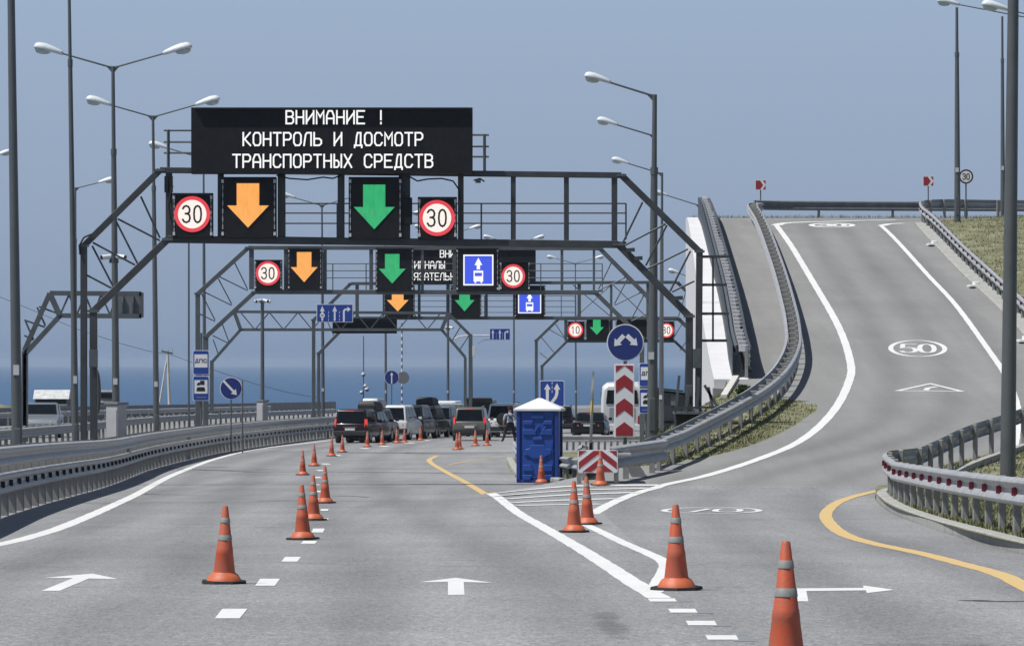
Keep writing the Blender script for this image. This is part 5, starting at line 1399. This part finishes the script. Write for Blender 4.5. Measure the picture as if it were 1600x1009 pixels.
    for sx in (-1, 1):
        if tail is None: z, h_, w_ = belt-.3, .12, .2
        elif tail == 'high': z, h_, w_ = belt-.0, .40, .11
        elif tail == 'mid': z, h_, w_ = belt-.16, .28, .26
        else: z, h_, w_ = belt-.2, .17, .36
        mb = MB(); mb.hexa([(sx*(hw*.97), .10, z-h_/2), (sx*(hw*.97-w_), -.03, z-h_/2), (sx*(hw*.97-w_), .12, z-h_/2), (sx*(hw*.97), .3, z-h_/2)], [(sx*(hw*.93), .16, z+h_/2), (sx*(hw*.93-w_*.8), .03, z+h_/2), (sx*(hw*.93-w_*.8), .18, z+h_/2), (sx*(hw*.93), .34, z+h_/2)])
        mb.obj('tail_light', M['brake'] if lit else M['tail'], root, bevel=.015)
        mb = MB(); mb.hexa([(sx*(hw*.88), L-.14, hoodz-.33), (sx*(hw*.50), L-.005, hoodz-.33), (sx*(hw*.50), L-.1, hoodz-.33), (sx*hw*.88, L-.25, hoodz-.33)], [(sx*(hw*.9), L-.22, hoodz-.16), (sx*(hw*.52), L-.06, hoodz-.16), (sx*hw*.52, L-.15, hoodz-.16), (sx*hw*.9, L-.3, hoodz-.16)])
        mb.obj('headlight', M['chrome'], root, bevel=.02)
        mb = MB(); mb.box((sx*(hw+.11), t1-.35, belt+.08), (.2, .1, .15)); mb.obj('mirror', pm, root, bevel=.03)
    if lit:
        mb = MB(); mb.box((0, ry0-.03, z1-.09), (.34, .05, .035)); mb.obj('brake_strip', M['brake'], root)
    mb = MB(); mb.box((0, L-.01, hoodz-.36), (W*.5, .07, .17)); mb.obj('grille', M['trim'], root, bevel=.02)
    mb = MB(); mb.box((0, L+.0, clear+.22), (W*.88, .1, .26)); mb.obj('front_bumper', pm, root, bevel=.05)
    if rails:
        for sx in (-1, 1):
            mb = MB(); mb.ptube([(sx*b*.9, ry0+.1, z1-.02), (sx*b*.9, ry0+.25, z1+.06), (sx*b*.9, ry1-.3, z1+.06), (sx*b*.9, ry1-.1, z1-.02)], .022); mb.obj('roof_rail', M['rim'] if rails == 1 else M['trim'], root)
    if spare:
        mb = MB(); mb.tube((.1, -.2, 1.05), (.1, -.03, 1.05), .36, n=22); t = mb.obj('spare_wheel', M['tyre'], root, smooth=True, bevel=.03)
    if hatch_open:
        mb = MB(); mb.hexa([(-b, ry0+.1, z1-.02), (b, ry0+.1, z1-.02), (b, ry0+.1, z1+.03), (-b, ry0+.1, z1+.03)], [(-b*.95, ry0-1.0, z1+.06), (b*.95, ry0-1.0, z1+.06), (b*.95, ry0-1.0, z1+.14), (-b*.95, ry0-1.0, z1+.14)]); mb.obj('tailgate', pm, root, bevel=.02)
    return root
def park(root, u, v, rz, Y=None, z=None):
    Y = Y or G(u, v, fn=lambda x, y: zm(y)).y
    root.location = (P(u, 0, Y).x, Y, zm(Y) if z is None else z); root.rotation_euler = (0, 0, R(rz))
    return root
maroon = paint('maroon', (.015, .004, .006)); white = paint('white', (.62, .63, .64), .0); dgrey = paint('dark_grey', (.014, .016, .018)); black = paint('black', (.005, .005, .006)); silver = paint('silver_blue', (.13, .155, .20), .3); beige = paint('grey_beige', (.14, .135, .118), .3); sgrey = paint('silver', (.27, .29, .31), .5); green = paint('grey_green', (.085, .095, .085), .2); pale = paint('pale_grey', (.33, .36, .38), .3)
park(make_car('hatchback', 'dark maroon boxy car with red brake lights lit, last in the left queue', 'car', maroon, 4.0, 1.78, 1.72, style='van', lit=True, tail='high'), 547, 692, -11)
cb = park(make_car('estate_car', 'dark car in front of the maroon one, black box on its roof', 'car', black, 4.3, 1.75, 1.62, style='suv', rails=2), 566, 0, -10, Y=232)
q = park(make_car('off_roader', 'dark grey car carrying a pale rounded roof box in the left queue', 'car', dgrey, 4.4, 1.8, 1.72), 575, 0, -10, Y=238.0)
park(make_car('off_roader', 'white off-roader with dark rear window and big red lamps in the left queue', 'car', white, 4.6, 1.85, 1.88, belt=1.08, tail='mid'), 611, 0, -10, Y=243.0)
park(make_car('off_roader', 'dark grey off-roader right of the white one in the queue', 'car', dgrey, 4.6, 1.85, 1.88, belt=1.08, tail='mid'), 637, 0, -10, Y=250)
q5 = park(make_car('off_roader', 'black off-roader with a large black roof box on top', 'car', black, 4.7, 1.88, 1.80, tail='mid', rails=2), 658, 0, -9, Y=257)
park(make_car('minivan', 'silver blue minivan ahead of the black off-roader', 'car', silver, 4.4, 1.75, 1.80, style='van', tail='mid'), 684, 0, -7, Y=265)
q7 = park(make_car('minivan', 'white car with its tailgate raised and someone leaning in', 'car', white, 4.6, 1.8, 1.78, style='van', hatch_open=True), 706, 0, -6, Y=277)
park(make_car('off_roader', 'grey beige off-roader with brake lights lit, last in the middle queue', 'car', beige, 4.6, 1.84, 1.78, belt=1.06, tail='high', lit=True, rails=1, wheel=.37), 733.5, 688.5, -3)
park(make_car('off_roader', 'white off-roader with a black spare wheel and dark windows beyond the beige one', 'car', white, 4.6, 1.85, 1.95, belt=1.1, spare=True, tail='low', rails=2), 783, 0, -9, Y=258)
park(make_car('estate_car', 'pale car with roof rails behind the man beside the cabin', 'car', pale, 4.5, 1.8, 1.62, rails=1), 812, 0, -6, Y=276)
park(make_car('sedan', 'black saloon seen from behind left of the white bus', 'car', black, 4.7, 1.84, 1.46, style='sedan', lit=True, tail='low'), 919, 0, -5, Y=247)
park(make_car('off_roader', 'dark car half hidden behind the blue cabin', 'car', black, 4.5, 1.85, 1.7, rails=2), 874, 0, -4, Y=284)
park(make_car('minivan', 'white van showing its roof behind the silver blue minivan', 'car', white, 4.9, 1.9, 2.05, style='van', tail='mid'), 692, 0, -8, Y=287)
park(make_car('off_roader', 'silver off-roader far ahead between the white van and the grey green van', 'car', sgrey, 4.6, 1.85, 1.85, belt=1.08, tail='mid', rails=1), 722, 0, -7, Y=285)
park(make_car('hatchback', 'white hatchback far ahead to the right of the grey green van', 'car', white, 4.2, 1.78, 1.6, tail='mid'), 766, 0, -8, Y=283)
c14 = make_car('sedan', 'silver car driving towards us on the opposite road at far left', 'car', sgrey, 4.3, 1.75, 1.45, belt=.95, hoodz=.88, style='sedan', tail=None)
c14.location = (P(52, 0, 185).x, 189, zopp(187)); c14.rotation_euler = (0, 0, R(180+4))
# roof boxes are loads of their own
def roof_box(label, carname, off, size, z, m, rz, rnd=.12):
    o = carname
    a = o.rotation_euler.z
    x = o.location.x-math.sin(a)*off; y = o.location.y+math.cos(a)*off
    root = thing('roof_box', label, 'roof box', (x, y, o.location.z+z), 'roof boxes'); root.rotation_euler = (0, 0, a)
    w, l, h = size
    mb = MB(); mb.box((0, 0, h*.32), (w, l, h*.64)); mb.obj('box_base', m, root, bevel=rnd*.5, seg=3)
    mb = MB(); mb.hexa([(-w*.5, -l*.5, h*.6), (w*.5, -l*.5, h*.6), (w*.5, l*.5, h*.6), (-w*.5, l*.5, h*.6)], [(-w*.42, -l*.44, h), (w*.42, -l*.44, h), (w*.42, l*.36, h*.92), (-w*.42, l*.36, h*.92)]); mb.obj('box_lid', m, root, bevel=rnd, seg=4, smooth=True)
    for y_ in (-l*.25, l*.25):
        mb = MB(); mb.box((0, y_, -.03), (w*1.15, .06, .05)); mb.obj('crossbar', M['trim'], root)
roof_box('black roof box on the car ahead of the maroon one', cb, 2.0, (.95, 1.9, .46), 1.66, M['trim'], 0)
roof_box('pale grey rounded roof box on the dark grey car', q, 1.6, (.95, 2.0, .50), 1.78, pale, 0, .2)
roof_box('large black roof box on the black off-roader', q5, 2.0, (1.0, 1.9, .45), 1.87, M['trim'], 0)
# loads on the white car ahead
# grey green box van with its rear raised
vb = thing('box_van', 'grey green box van with its rear flap raised behind the beige off-roader', 'van', (P(748, 0, 262).x, 262, zm(262)), rz=R(-3))
mb = MB(); mb.box((0, 2.2, 1.35), (1.6, 4.0, 1.65)); mb.obj('box', green, vb, bevel=.06)
mb = MB(); mb.box((0, .15, 1.4), (1.3, .05, 1.3)); mb.obj('rear_opening_shade', M['trim'], vb)  # flat dark sheet standing in for the shade inside the open box
mb = MB(); mb.hexa([(-.8, .2, 2.16), (.8, .2, 2.16), (.8, .2, 2.22), (-.8, .2, 2.22)], [(-.8, -.7, 2.24), (.8, -.7, 2.24), (.8, -.7, 2.29), (-.8, -.7, 2.29)]); mb.obj('rear_flap', beige, vb)
mb = MB(); mb.box((0, 4.6, 1.0), (1.7, 1.2, 1.3)); mb.obj('cab', green, vb, bevel=.12)
for y in (.9, 4.2):
    for sx in (-1, 1):
        mb = MB(); mb.tube((sx*.68-.1, y, .34), (sx*.68+.1, y, .34), .34, n=18); mb.obj('wheel', M['tyre'], vb, smooth=True)
mb = MB(); mb.box((0, 2.4, .48), (1.5, 4.6, .16)); mb.obj('chassis', M['trim'], vb)
# white coach
Yb = 262.0
bu = thing('coach', 'white coach with a big dark rear window behind the chevron column', 'bus', (P(972, 0, Yb).x, Yb, zm(Yb)-.02), rz=R(-4))
mb = MB(); secs = []
for y, zt, ww in ((0, 2.95, 1.12), (.15, 3.12, 1.25), (.6, 3.2, 1.27), (11, 3.2, 1.27), (11.6, 3.0, 1.2)):
    secs.append([(-ww, y, .35), (-ww*1.0, y, 1.3), (-ww*.985, y, 2.2), (-ww*.93, y, zt-.22), (-ww*.72, y, zt), (ww*.72, y, zt), (ww*.93, y, zt-.22), (ww*.985, y, 2.2), (ww, y, 1.3), (ww, y, .35)])
mb.loft(secs); mb.obj('body', white, bu, smooth=True, bevel=.04)
mb = MB(); mb.plate([(-.95, 1.95), (.95, 1.95), (.86, 2.75), (-.86, 2.75)], -.05, .12); mb.obj('rear_window', M['glass'], bu, bevel=.03)
for sx in (-1, 1):
    for k in range(6):
        mb = MB(); mb.box((sx*1.262, 1.5+k*1.65, 2.25), (.03, 1.5, .85)); mb.obj('side_window', M['glass'], bu, bevel=.02)
    mb = MB(); mb.box((sx*1.0, -.01, 1.0), (.16, .06, .5)); mb.obj('tail_light', M['tail'], bu, bevel=.02)
    mb = MB(); mb.box((sx*1.42, 11.3, 2.3), (.22, .15, .4)); mb.obj('mirror', M['trim'], bu, bevel=.03)
    for y in (2.6, 8.8):
        mb = MB(); mb.tube((sx*1.1-.14, y, .5), (sx*1.1+.14, y, .5), .5, n=22); t = mb.obj('wheel', M['tyre'], bu, smooth=True)
mb = MB(); mb.box((0, -.02, .55), (2.4, .12, .4)); mb.obj('rear_bumper', white, bu, bevel=.05)
mb = MB(); mb.box((0, -.01, 1.35), (1.5, .05, .75)); mb.obj('engine_hatch', pale, bu, bevel=.02)
mb = MB(); mb.box((0, -.05, .95), (.52, .03, .12)); mb.obj('number_plate', M['num'], bu)
# dark covered lorry right of the thick pole
Yl = 235.0
lo = thing('lorry', 'dark covered lorry between the thick pole and the front gantry legs', 'lorry', (P(1047, 0, Yl).x, Yl, zm(Yl)))
dk = paint('dark_teal', (.020, .032, .040), .0)
mb = MB(); mb.hexa([(-1.2, 0, 1.0), (1.05, 0, 1.0), (1.05, 5.5, 1.0), (-1.2, 5.5, 1.0)], [(-1.15, .05, 2.75), (.85, .05, 2.55), (.85, 5.5, 2.55), (-1.15, 5.5, 2.75)]); mb.obj('tarpaulin', dk, lo, bevel=.12, seg=3, smooth=True)
mb = MB(); mb.hexa([(-1.22, -.15, 2.78), (.7, -.15, 2.60), (.7, 5.6, 2.60), (-1.22, 5.6, 2.78)], [(-1.22, -.15, 2.88), (.7, -.15, 2.68), (.7, 5.6, 2.68), (-1.22, 5.6, 2.88)]); mb.obj('canopy', M['leaf2'], lo)
mb = MB(); mb.box((.15, -.01, 2.15), (.22, .04, .5)); mb.obj('pale_patch', M['sback'], lo)
mb = MB(); mb.box((0, 2.7, .8), (2.1, 5.8, .35)); mb.obj('chassis', M['trim'], lo)
mb = MB(); mb.box((-.1, 6.6, 1.55), (2.1, 1.7, 1.9)); mb.obj('cab', dk, lo, bevel=.1)
for y in (1.1, 6.4):
    for sx in (-1, 1):
        mb = MB(); mb.tube((sx*.9-.14, y, .48), (sx*.9+.14, y, .48), .48, n=18); mb.obj('wheel', M['tyre'], lo, smooth=True)
# dark trough at the foot of the gantry leg
Yk = 115.4
ct = P(1083, 655, Yk); s = F/Yk
tr = thing('gantry_footing', 'dark flared footing with railing under the right leg of the front gantry', 'footing', (ct.x, Yk, zm(Yk)))
zt_ = P(0, 647, Yk).z-tr.location.z; zb_ = 0
wt, wb = 57/s, 40/s
mb = MB(); mb.hexa([(-wb/2, -.3, zb_-.2), (wb/2, -.3, zb_-.2), (wb/2, 1.0, zb_-.2), (-wb/2, 1.0, zb_-.2)], [(-wt/2, -.5, zt_), (wt/2, -.5, zt_), (wt/2, 1.2, zt_), (-wt/2, 1.2, zt_)]); mb.obj('block', M['black'], tr, bevel=.02)
mb = MB(); mb.box((0, .3, zt_+.03), (wt*1.04, 1.8, .05)); mb.obj('rim', M['steel2'], tr)
for k in range(7):
    x = -wt/2+wt*k/6
    mb = MB(); mb.beam((x, -.45, zt_), (x, -.45, zt_+.17), .03); mb.obj('rail_post', M['steel'], tr)
mb = MB(); mb.beam((-wt*.53, -.45, zt_+.18), (wt*.6, -.45, zt_+.18), .05); mb.obj('rail', M['steel'], tr)
mb = MB(); mb.box((.05, -.44, zt_+.1), (.16, .03, .07)); mb.obj('plate', M['bracket'], tr)
for x0, x1, z in ((-.35, -.45, 1.0), (-.1, -.2, .6), (.15, .1, .95), (.4, .55, .7), (.3, .75, .75)):
    mb = MB(); mb.beam((x1, .2, zt_), (x0, .2, zt_+z), .07); mb.obj('stay', M['steel2'], tr)

# ------------------------------------------------------------------ people
def figure(name, label, loc, rz, J, mats, extra=()):
    """one skinned body: J = {joint: (x, y, z, radius)}; mats = list of (z or test, material)"""
    root = thing(name, label, 'person', loc, rz=rz)
    order = list(J); me = bpy.data.meshes.new('body')
    E_ = [('pelvis', 'belly'), ('belly', 'chest'), ('chest', 'neck'), ('neck', 'head'), ('head', 'crown')]
    for sd in 'lr':
        E_ += [('pelvis', 'hip'+sd), ('hip'+sd, 'knee'+sd), ('knee'+sd, 'ankle'+sd), ('ankle'+sd, 'toe'+sd), ('chest', 'shoulder'+sd), ('shoulder'+sd, 'elbow'+sd), ('elbow'+sd, 'wrist'+sd), ('wrist'+sd, 'palm'+sd)]
        for k in range(5):
            if 'f%d%s' % (k, sd) in J: E_.append(('palm'+sd, 'f%d%s' % (k, sd)))
    me.from_pydata([J[k][:3] for k in order], [(order.index(a), order.index(b)) for a, b in E_], [])
    o = bpy.data.objects.new('body', me); COL.objects.link(o)
    sk = o.modifiers.new('skin', 'SKIN'); sk.use_smooth_shade = True
    for i, k in enumerate(order):
        sv = me.skin_vertices[0].data[i]; sv.radius = (J[k][3], J[k][4] if len(J[k]) > 4 else J[k][3])
        sv.use_root = (k == 'pelvis')
    o.modifiers.new('sub', 'SUBSURF').levels = 2; o.modifiers['sub'].render_levels = 2
    dg = bpy.context.evaluated_depsgraph_get()
    m2 = bpy.data.meshes.new_from_object(o.evaluated_get(dg)); bpy.data.objects.remove(o)
    b = bpy.data.objects.new('body', m2); COL.objects.link(b); b.parent = root
    m2.materials.clear()
    for m in ('skin', 'shirt', 'dark', 'wshirt'): m2.materials.append(M[m])
    for f in m2.polygons:
        f.material_index = mats(f.center); f.use_smooth = True
    return root
def joints(pose):
    J = {'pelvis': (0, 0, .93, .135, .105), 'belly': (0, 0, 1.08, .13, .10), 'chest': (0, 0, 1.32, .155, .105), 'neck': (0, .01, 1.50, .055), 'head': (0, .02, 1.60, .075, .085), 'crown': (0, .01, 1.70, .07, .08)}
    for sd, sx in (('l', -1), ('r', 1)):
        J['hip'+sd] = (sx*.10, 0, .86, .095); J['knee'+sd] = (sx*.12, .02, .48, .065); J['ankle'+sd] = (sx*.13, -.02, .09, .045); J['toe'+sd] = (sx*.15, .15, .04, .04)
        J['shoulder'+sd] = (sx*.19, 0, 1.40, .065); J['elbow'+sd] = (sx*.25, -.02, 1.13, .048); J['wrist'+sd] = (sx*.26, .05, .90, .034); J['palm'+sd] = (sx*.26, .07, .83, .034, .02)
        for k in range(4): J['f%d%s' % (k, sd)] = (sx*(.26), .045+.022*k, .745+.01*abs(k-1.5), .0095)
        J['f4'+sd] = (sx*.235, .115, .79, .011)
    J.update(pose); return J
pz = G(797, 690, fn=lambda x, y: zm(y))
Jp = joints({'kneel': (-.20, .06, .48, .07), 'anklel': (-.30, -.06, .09, .05), 'toel': (-.33, .12, .04, .042), 'kneer': (.16, .05, .48, .07), 'ankler': (.20, .0, .09, .05), 'toer': (.23, .16, .04, .042),
             'elbowr': (.28, .14, 1.16, .05), 'wristr': (.12, .30, 1.10, .036), 'palmr': (.06, .34, 1.10, .034, .02), 'f0r': (-.01, .36, 1.13, .0095), 'f1r': (-.02, .36, 1.11, .0095), 'f2r': (-.02, .36, 1.09, .0095), 'f3r': (-.01, .35, 1.07, .0095), 'f4r': (.05, .36, 1.15, .011)})
man = figure('person', 'man in pale shirt, black trousers and cap standing left of the blue cabin', pz, R(8), Jp,
             lambda c: 2 if c.z < 1.0 and abs(c.x) < .42 and c.z < .98 and not (abs(c.x) > .215 and c.z > .70) else (1 if c.z < 1.475 and c.z > 1.15 or abs(c.x) < .2 and c.z < 1.475 else 0))
man.scale = (1.3, 1.2, 1.02); wm_s = 1
mb = MB(); mb.lathe([(.001, .10), (.075, .095), (.105, .06), (.108, .0), (.10, -.01)], (0, .01, 1.70), 18); mb.obj('cap', M['dark'], man, smooth=True)
mb = MB(); mb.hexa([(-.075, .09, 1.69), (.075, .09, 1.69), (.05, .19, 1.67), (-.05, .19, 1.67)], [(-.075, .09, 1.705), (.075, .09, 1.705), (.05, .19, 1.685), (-.05, .19, 1.685)]); mb.obj('cap_peak', M['dark'], man)
for sx in (-1, 1):
    mb = MB(); mb.ptube([(sx*.12, .11, 1.15), (sx*.13, .10, 1.40), (sx*.12, -.01, 1.475), (sx*.09, -.105, 1.38), (-sx*.02, -.118, 1.25), (-sx*.1, -.11, 1.1)], .02); mb.obj('strap', M['dark'], man, smooth=True)
mb = MB(); mb.lathe([(.142, .955), (.145, .965), (.145, 1.0), (.14, 1.01)], n=20, caps=False)
for v_ in mb.bm.verts: v_.co.y *= .8
mb.obj('belt', M['dark'], man, smooth=True)
mb = MB(); mb.loft([[(x*1.0, y+.10, z) for x, y, z in ((-.012, 0, 1.64), (.012, 0, 1.64), (.012, .0, 1.60), (-.012, .0, 1.60))], [(x, .135, z) for x, z in ((-.008, 1.615), (.008, 1.615), (.012, 1.60), (-.012, 1.60))]]); mb.obj('nose', M['skin'], man)
# someone leaning into the open tailgate
Jw = joints({'chest': (0, .30, 1.20, .15, .105), 'belly': (0, .12, 1.06, .13, .1), 'neck': (0, .43, 1.30, .055), 'head': (0, .52, 1.36, .075, .085), 'crown': (0, .58, 1.42, .07, .08),
             'shoulderl': (-.19, .34, 1.26, .065), 'shoulderr': (.19, .34, 1.26, .065), 'elbowl': (-.26, .52, 1.12, .048), 'elbowr': (.28, .52, 1.16, .048), 'wristl': (-.18, .72, 1.12, .034), 'wristr': (.2, .74, 1.18, .034),
             'palml': (-.16, .80, 1.12, .034, .02), 'palmr': (.18, .82, 1.18, .034, .02), **{'f%dl' % k: (-.17+.02*k, .89, 1.10, .0095) for k in range(4)}, **{'f%dr' % k: (.13+.02*k, .91, 1.16, .0095) for k in range(4)}, 'f4l': (-.11, .83, 1.13, .011), 'f4r': (.13, .85, 1.19, .011)})
pw = Vector((P(706, 0, 274.6).x, 274.6, zm(274.6)))
wm = figure('person', 'person in a white shirt bending into the raised tailgate of the white car', pw, R(-20), Jw, lambda c: 2 if c.z < .98 else (3 if c.y < .62 and c.z < 1.33 and not (c.y > .46 and abs(c.x) < .1) else 0))
mb = MB(); mb.lathe([(.001, .11), (.07, .09), (.095, .03), (.085, -.05)], (0, .57, 1.40), 16); mb.obj('hair', M['dark'], wm, smooth=True)

# ------------------------------------------------------------------ far huts, poles, plants, grass
def hut(label, u0, u1, v0, v1, Y, roof, wall, vroof):
    a, b = P(u0, v1, Y), P(u1, v1, Y); s = F/Y
    root = thing('hut', label, 'hut', ((a.x+b.x)/2, Y, a.z-1.0), 'huts on the shore')
    w = b.x-a.x; h = (v1-v0)/s+1.0; hr = (vroof-v0)/s
    mb = MB(); mb.box((0, 1.5, (h-hr)/2-.5), (w*.92, 3, h-hr+1.0)); mb.obj('wall', wall, root)
    mb = MB(); mb.hexa([(-w/2, -.3, h-hr), (w/2, -.3, h-hr), (w/2, 3.4, h-hr+.0), (-w/2, 3.4, h-hr)], [(-w/2, .9, h), (w/2, .9, h), (w/2, 2.2, h), (-w/2, 2.2, h)]); mb.obj('roof', roof, root)
    mb = MB(); mb.box((0, -.03, (h-hr)*.86), (w*.84, .08, .42)); mb.obj('window', M['glass'], root)
    mb = MB(); mb.box((0, -.05, (h-hr)*.66), (w*.9, .1, .16)); mb.obj('sill', M['hut'], root)
hut('low hut with a pale corrugated roof beyond the parapet at far left', 52, 108, 609, 633, 400, M['hut'], M['hutwall'], 623)
hut('dark grey shed beyond the parapet behind the double lamp pole', 154, 178, 609.5, 640, 410, M['parapet'], M['parapet'], 612)
mb = MB(); secs = []
for Y, zt in ((372, 606), (385, 634), (420, 632), (500, 631), (520, 640)):
    secs.append([(P(u, 0, Y).x, Y, (P(0, 632+dv, Y).z if Y > 380 and Y < 515 else SEA_Z)) for u, dv in ((-260, -6), (-120, -4), (-20, -3), (20, 2), (60, 9), (190, 12), (215, 16))])
mb.loft(secs, caps=False, closed=False)
tag(mb.obj('shore', M['dry'], smooth='all'), 'low brown shore behind the parapet at the far left', 'shore', kind='structure')
def wood_pole(label, u, v0, v1, Y, lean):
    root = thing('power_pole', label, 'power pole', (P(u, 0, Y).x, Y, P(0, v1, Y).z-1))
    t = P(u+lean, v0, Y)-root.location
    mb = MB(); mb.tube((0, 0, -.4), t, .16, .11, n=8); mb.obj('pole', M['paver'], root, smooth=True)
    mb = MB(); mb.tube((-.9, 0, t.z-4.2), t-Vector((.1, 0, .6)), .09, n=8); mb.obj('strut', M['paver'], root, smooth=True)
    mb = MB(); mb.beam(t+Vector((-.55, 0, .25)), t+Vector((.45, 0, .05)), .14); mb.obj('crossarm', M['steel2'], root)
    for x in (-.5, .0, .4):
        mb = MB(); mb.tube(t+Vector((x, 0, .2)), t+Vector((x, 0, .45)), .06, n=8); mb.obj('insulator', M['lens'], root)
def wire(label, pts, Y):
    p = [P(u, v, Y) for u, v in pts]; root = thing('power_line', label, 'power line', tuple(p[0]), 'sagging power lines')
    mb = MB(); mb.ptube([q-p[0] for q in p], .02, n=5); mb.obj('wire', M['rubber'], root)
wire('thin power line sagging right from the pale power pole', [(262, 552), (300, 566), (340, 580), (400, 600), (450, 613), (500, 622)], 391)
wire('thin power line rising left from the pale power pole', [(262, 553), (230, 548), (190, 537), (120, 514), (40, 480), (-60, 440)], 391)
wood_pole('pale power pole with a strut and crossarm beyond the parapet', 266, 553, 638, 390, -4)
def shrub(label, c, r, h, n, m='leaf', leaf=.07, name='shrub'):
    root = thing(name, label, 'shrub', c)
    mb = MB()
    for k in range(9):
        a = random.uniform(0, 6.28); t = random.uniform(.3, .9)
        mb.tube((0, 0, -.1), (math.cos(a)*r*t*.8, math.sin(a)*r*t*.8, h*random.uniform(.5, .9)), .02, .006, n=5, caps=False)
    mb.obj('stem', M['bark'], root)
    mb = MB(); cl = [(random.uniform(-.6, .6)*r, random.uniform(-.6, .6)*r, random.uniform(.3, .85)*h, random.uniform(.25, .5)*r) for _ in range(12)]
    for k in range(n):
        x, y, z, rr_ = random.choice(cl)
        d = Vector((random.gauss(0, 1), random.gauss(0, 1), random.gauss(0, .8))).normalized()*rr_*random.uniform(.5, 1)
        p = Vector((x, y, z))+d
        if p.z < .02: continue
        u_ = Vector((random.gauss(0, 1), random.gauss(0, 1), random.gauss(0, 1))).normalized(); w_ = u_.cross(Vector((random.gauss(0, 1), random.gauss(0, 1), random.gauss(0, 1)))).normalized()
        l = leaf*random.uniform(.6, 1.3)
        mb.face([p-u_*l, p+w_*l*.45, p+u_*l, p-w_*l*.45])
    mb.obj('foliage', M[m], root)
for u, v, Y, r, h, lab in ((1044, 682, 128, .6, 1.45, 'bushy green shrub right of the thick lamp pole'), (1066, 660, 150, .8, 1.5, 'green shrub behind the dark footing block'), (893, 712, 135, .45, .5, 'low weed tuft between the blue cabin and the nose board'), (1175, 655, 124.5, .5, .35, 'low green tuft above the ramp guardrail')):
    x = P(u, 0, Y).x; shrub(lab, (x, Y, H(x, Y)-.03), r, h, 1500, leaf=.05)
def blades(name, label, region, n, hmin, hmax, m, dens=None):
    mb = MB(); k = 0; tries = 0
    while k < n and tries < n*20:
        tries += 1
        q = region()
        if q is None: continue
        x, y, z = q
        h = random.uniform(hmin, hmax); a = random.uniform(0, 6.28); w = random.uniform(.010, .022)
        lx, ly = random.uniform(-.5, .5)*h, random.uniform(-.5, .5)*h
        mb.face([(x-math.cos(a)*w, y-math.sin(a)*w, z-.01), (x+math.cos(a)*w, y+math.sin(a)*w, z-.01), (x+lx, y+ly, z+h)]); k += 1
    tag(mb.obj(name, m), label, 'grass', kind='stuff')
M['blade'] = grassy('grass_blades', ((.08, .10, .03), (.17, .18, .07), (.34, .31, .16)), 2.5)
def clump(x, y): return math.sin(x*3.1+y*1.7)*math.sin(x*1.3-y*2.3)+.5*math.sin(x*7+y*5)
def reg1():
    y = random.uniform(99, 132); a, b = xM(y), xP(y); x = random.uniform(a, b)
    if clump(x, y) < random.uniform(-1.0, .8): return None
    return x, y, H(x, y)
def reg2():
    y = random.uniform(52, 112); x = xR(y)+.3+random.uniform(0, 1)**1.6*6.5
    if clump(x, y) < random.uniform(-1.0, .8): return None
    return x, y, H(x, y)+(.13 if y < 92 else .13*(1-sstep((y-92)/6)))
def reg3():
    y = random.uniform(140, 214); x = xR(y)+.4+random.uniform(0, 1)*9
    if clump(x*.4, y*.4) < random.uniform(-1.2, .6): return None
    return x, y, H(x, y)
def reg4():
    y = random.uniform(213.5, 219); x = random.uniform(8.6, 36)
    return x, y, CZ+6.85
blades('grass', 'dry grass blades on the wedge below the ramp guardrail', reg1, 22000, .03, .09, M['blade'])
blades('grass', 'dry grass blades inside the right hand island', reg2, 26000, .03, .10, M['blade'])
blades('grass', 'grass blades on the bank beside the top of the ramp', reg3, 16000, .04, .14, M['blade'])
blades('grass', 'grass tufts along the crest of the ramp', reg4, 9000, .08, .30, M['blade'])

# ------------------------------------------------------------------ summer haze over the sea
mb = MB(); mb.hexa([(-15000, -300, SEA_Z-4), (15000, -300, SEA_Z-4), (15000, 27000, SEA_Z-4), (-15000, 27000, SEA_Z-4)], [(-15000, -300, 26), (15000, -300, 26), (15000, 27000, 26), (-15000, 27000, 26)])
hm = bpy.data.materials.new('haze'); hm.use_nodes = True; hn = hm.node_tree.nodes; hn.remove(hn['Principled BSDF'])
pv_ = hn.new('ShaderNodeVolumePrincipled'); pv_.inputs['Color'].default_value = (.66, .80, 1.0, 1); pv_.inputs['Density'].default_value = 0.00007; pv_.inputs['Anisotropy'].default_value = .2
hm.node_tree.links.new(pv_.outputs[0], hn['Material Output'].inputs['Volume'])
tag(mb.obj('haze', hm), 'thin bluish summer haze fading the far sea', 'haze', kind='stuff')
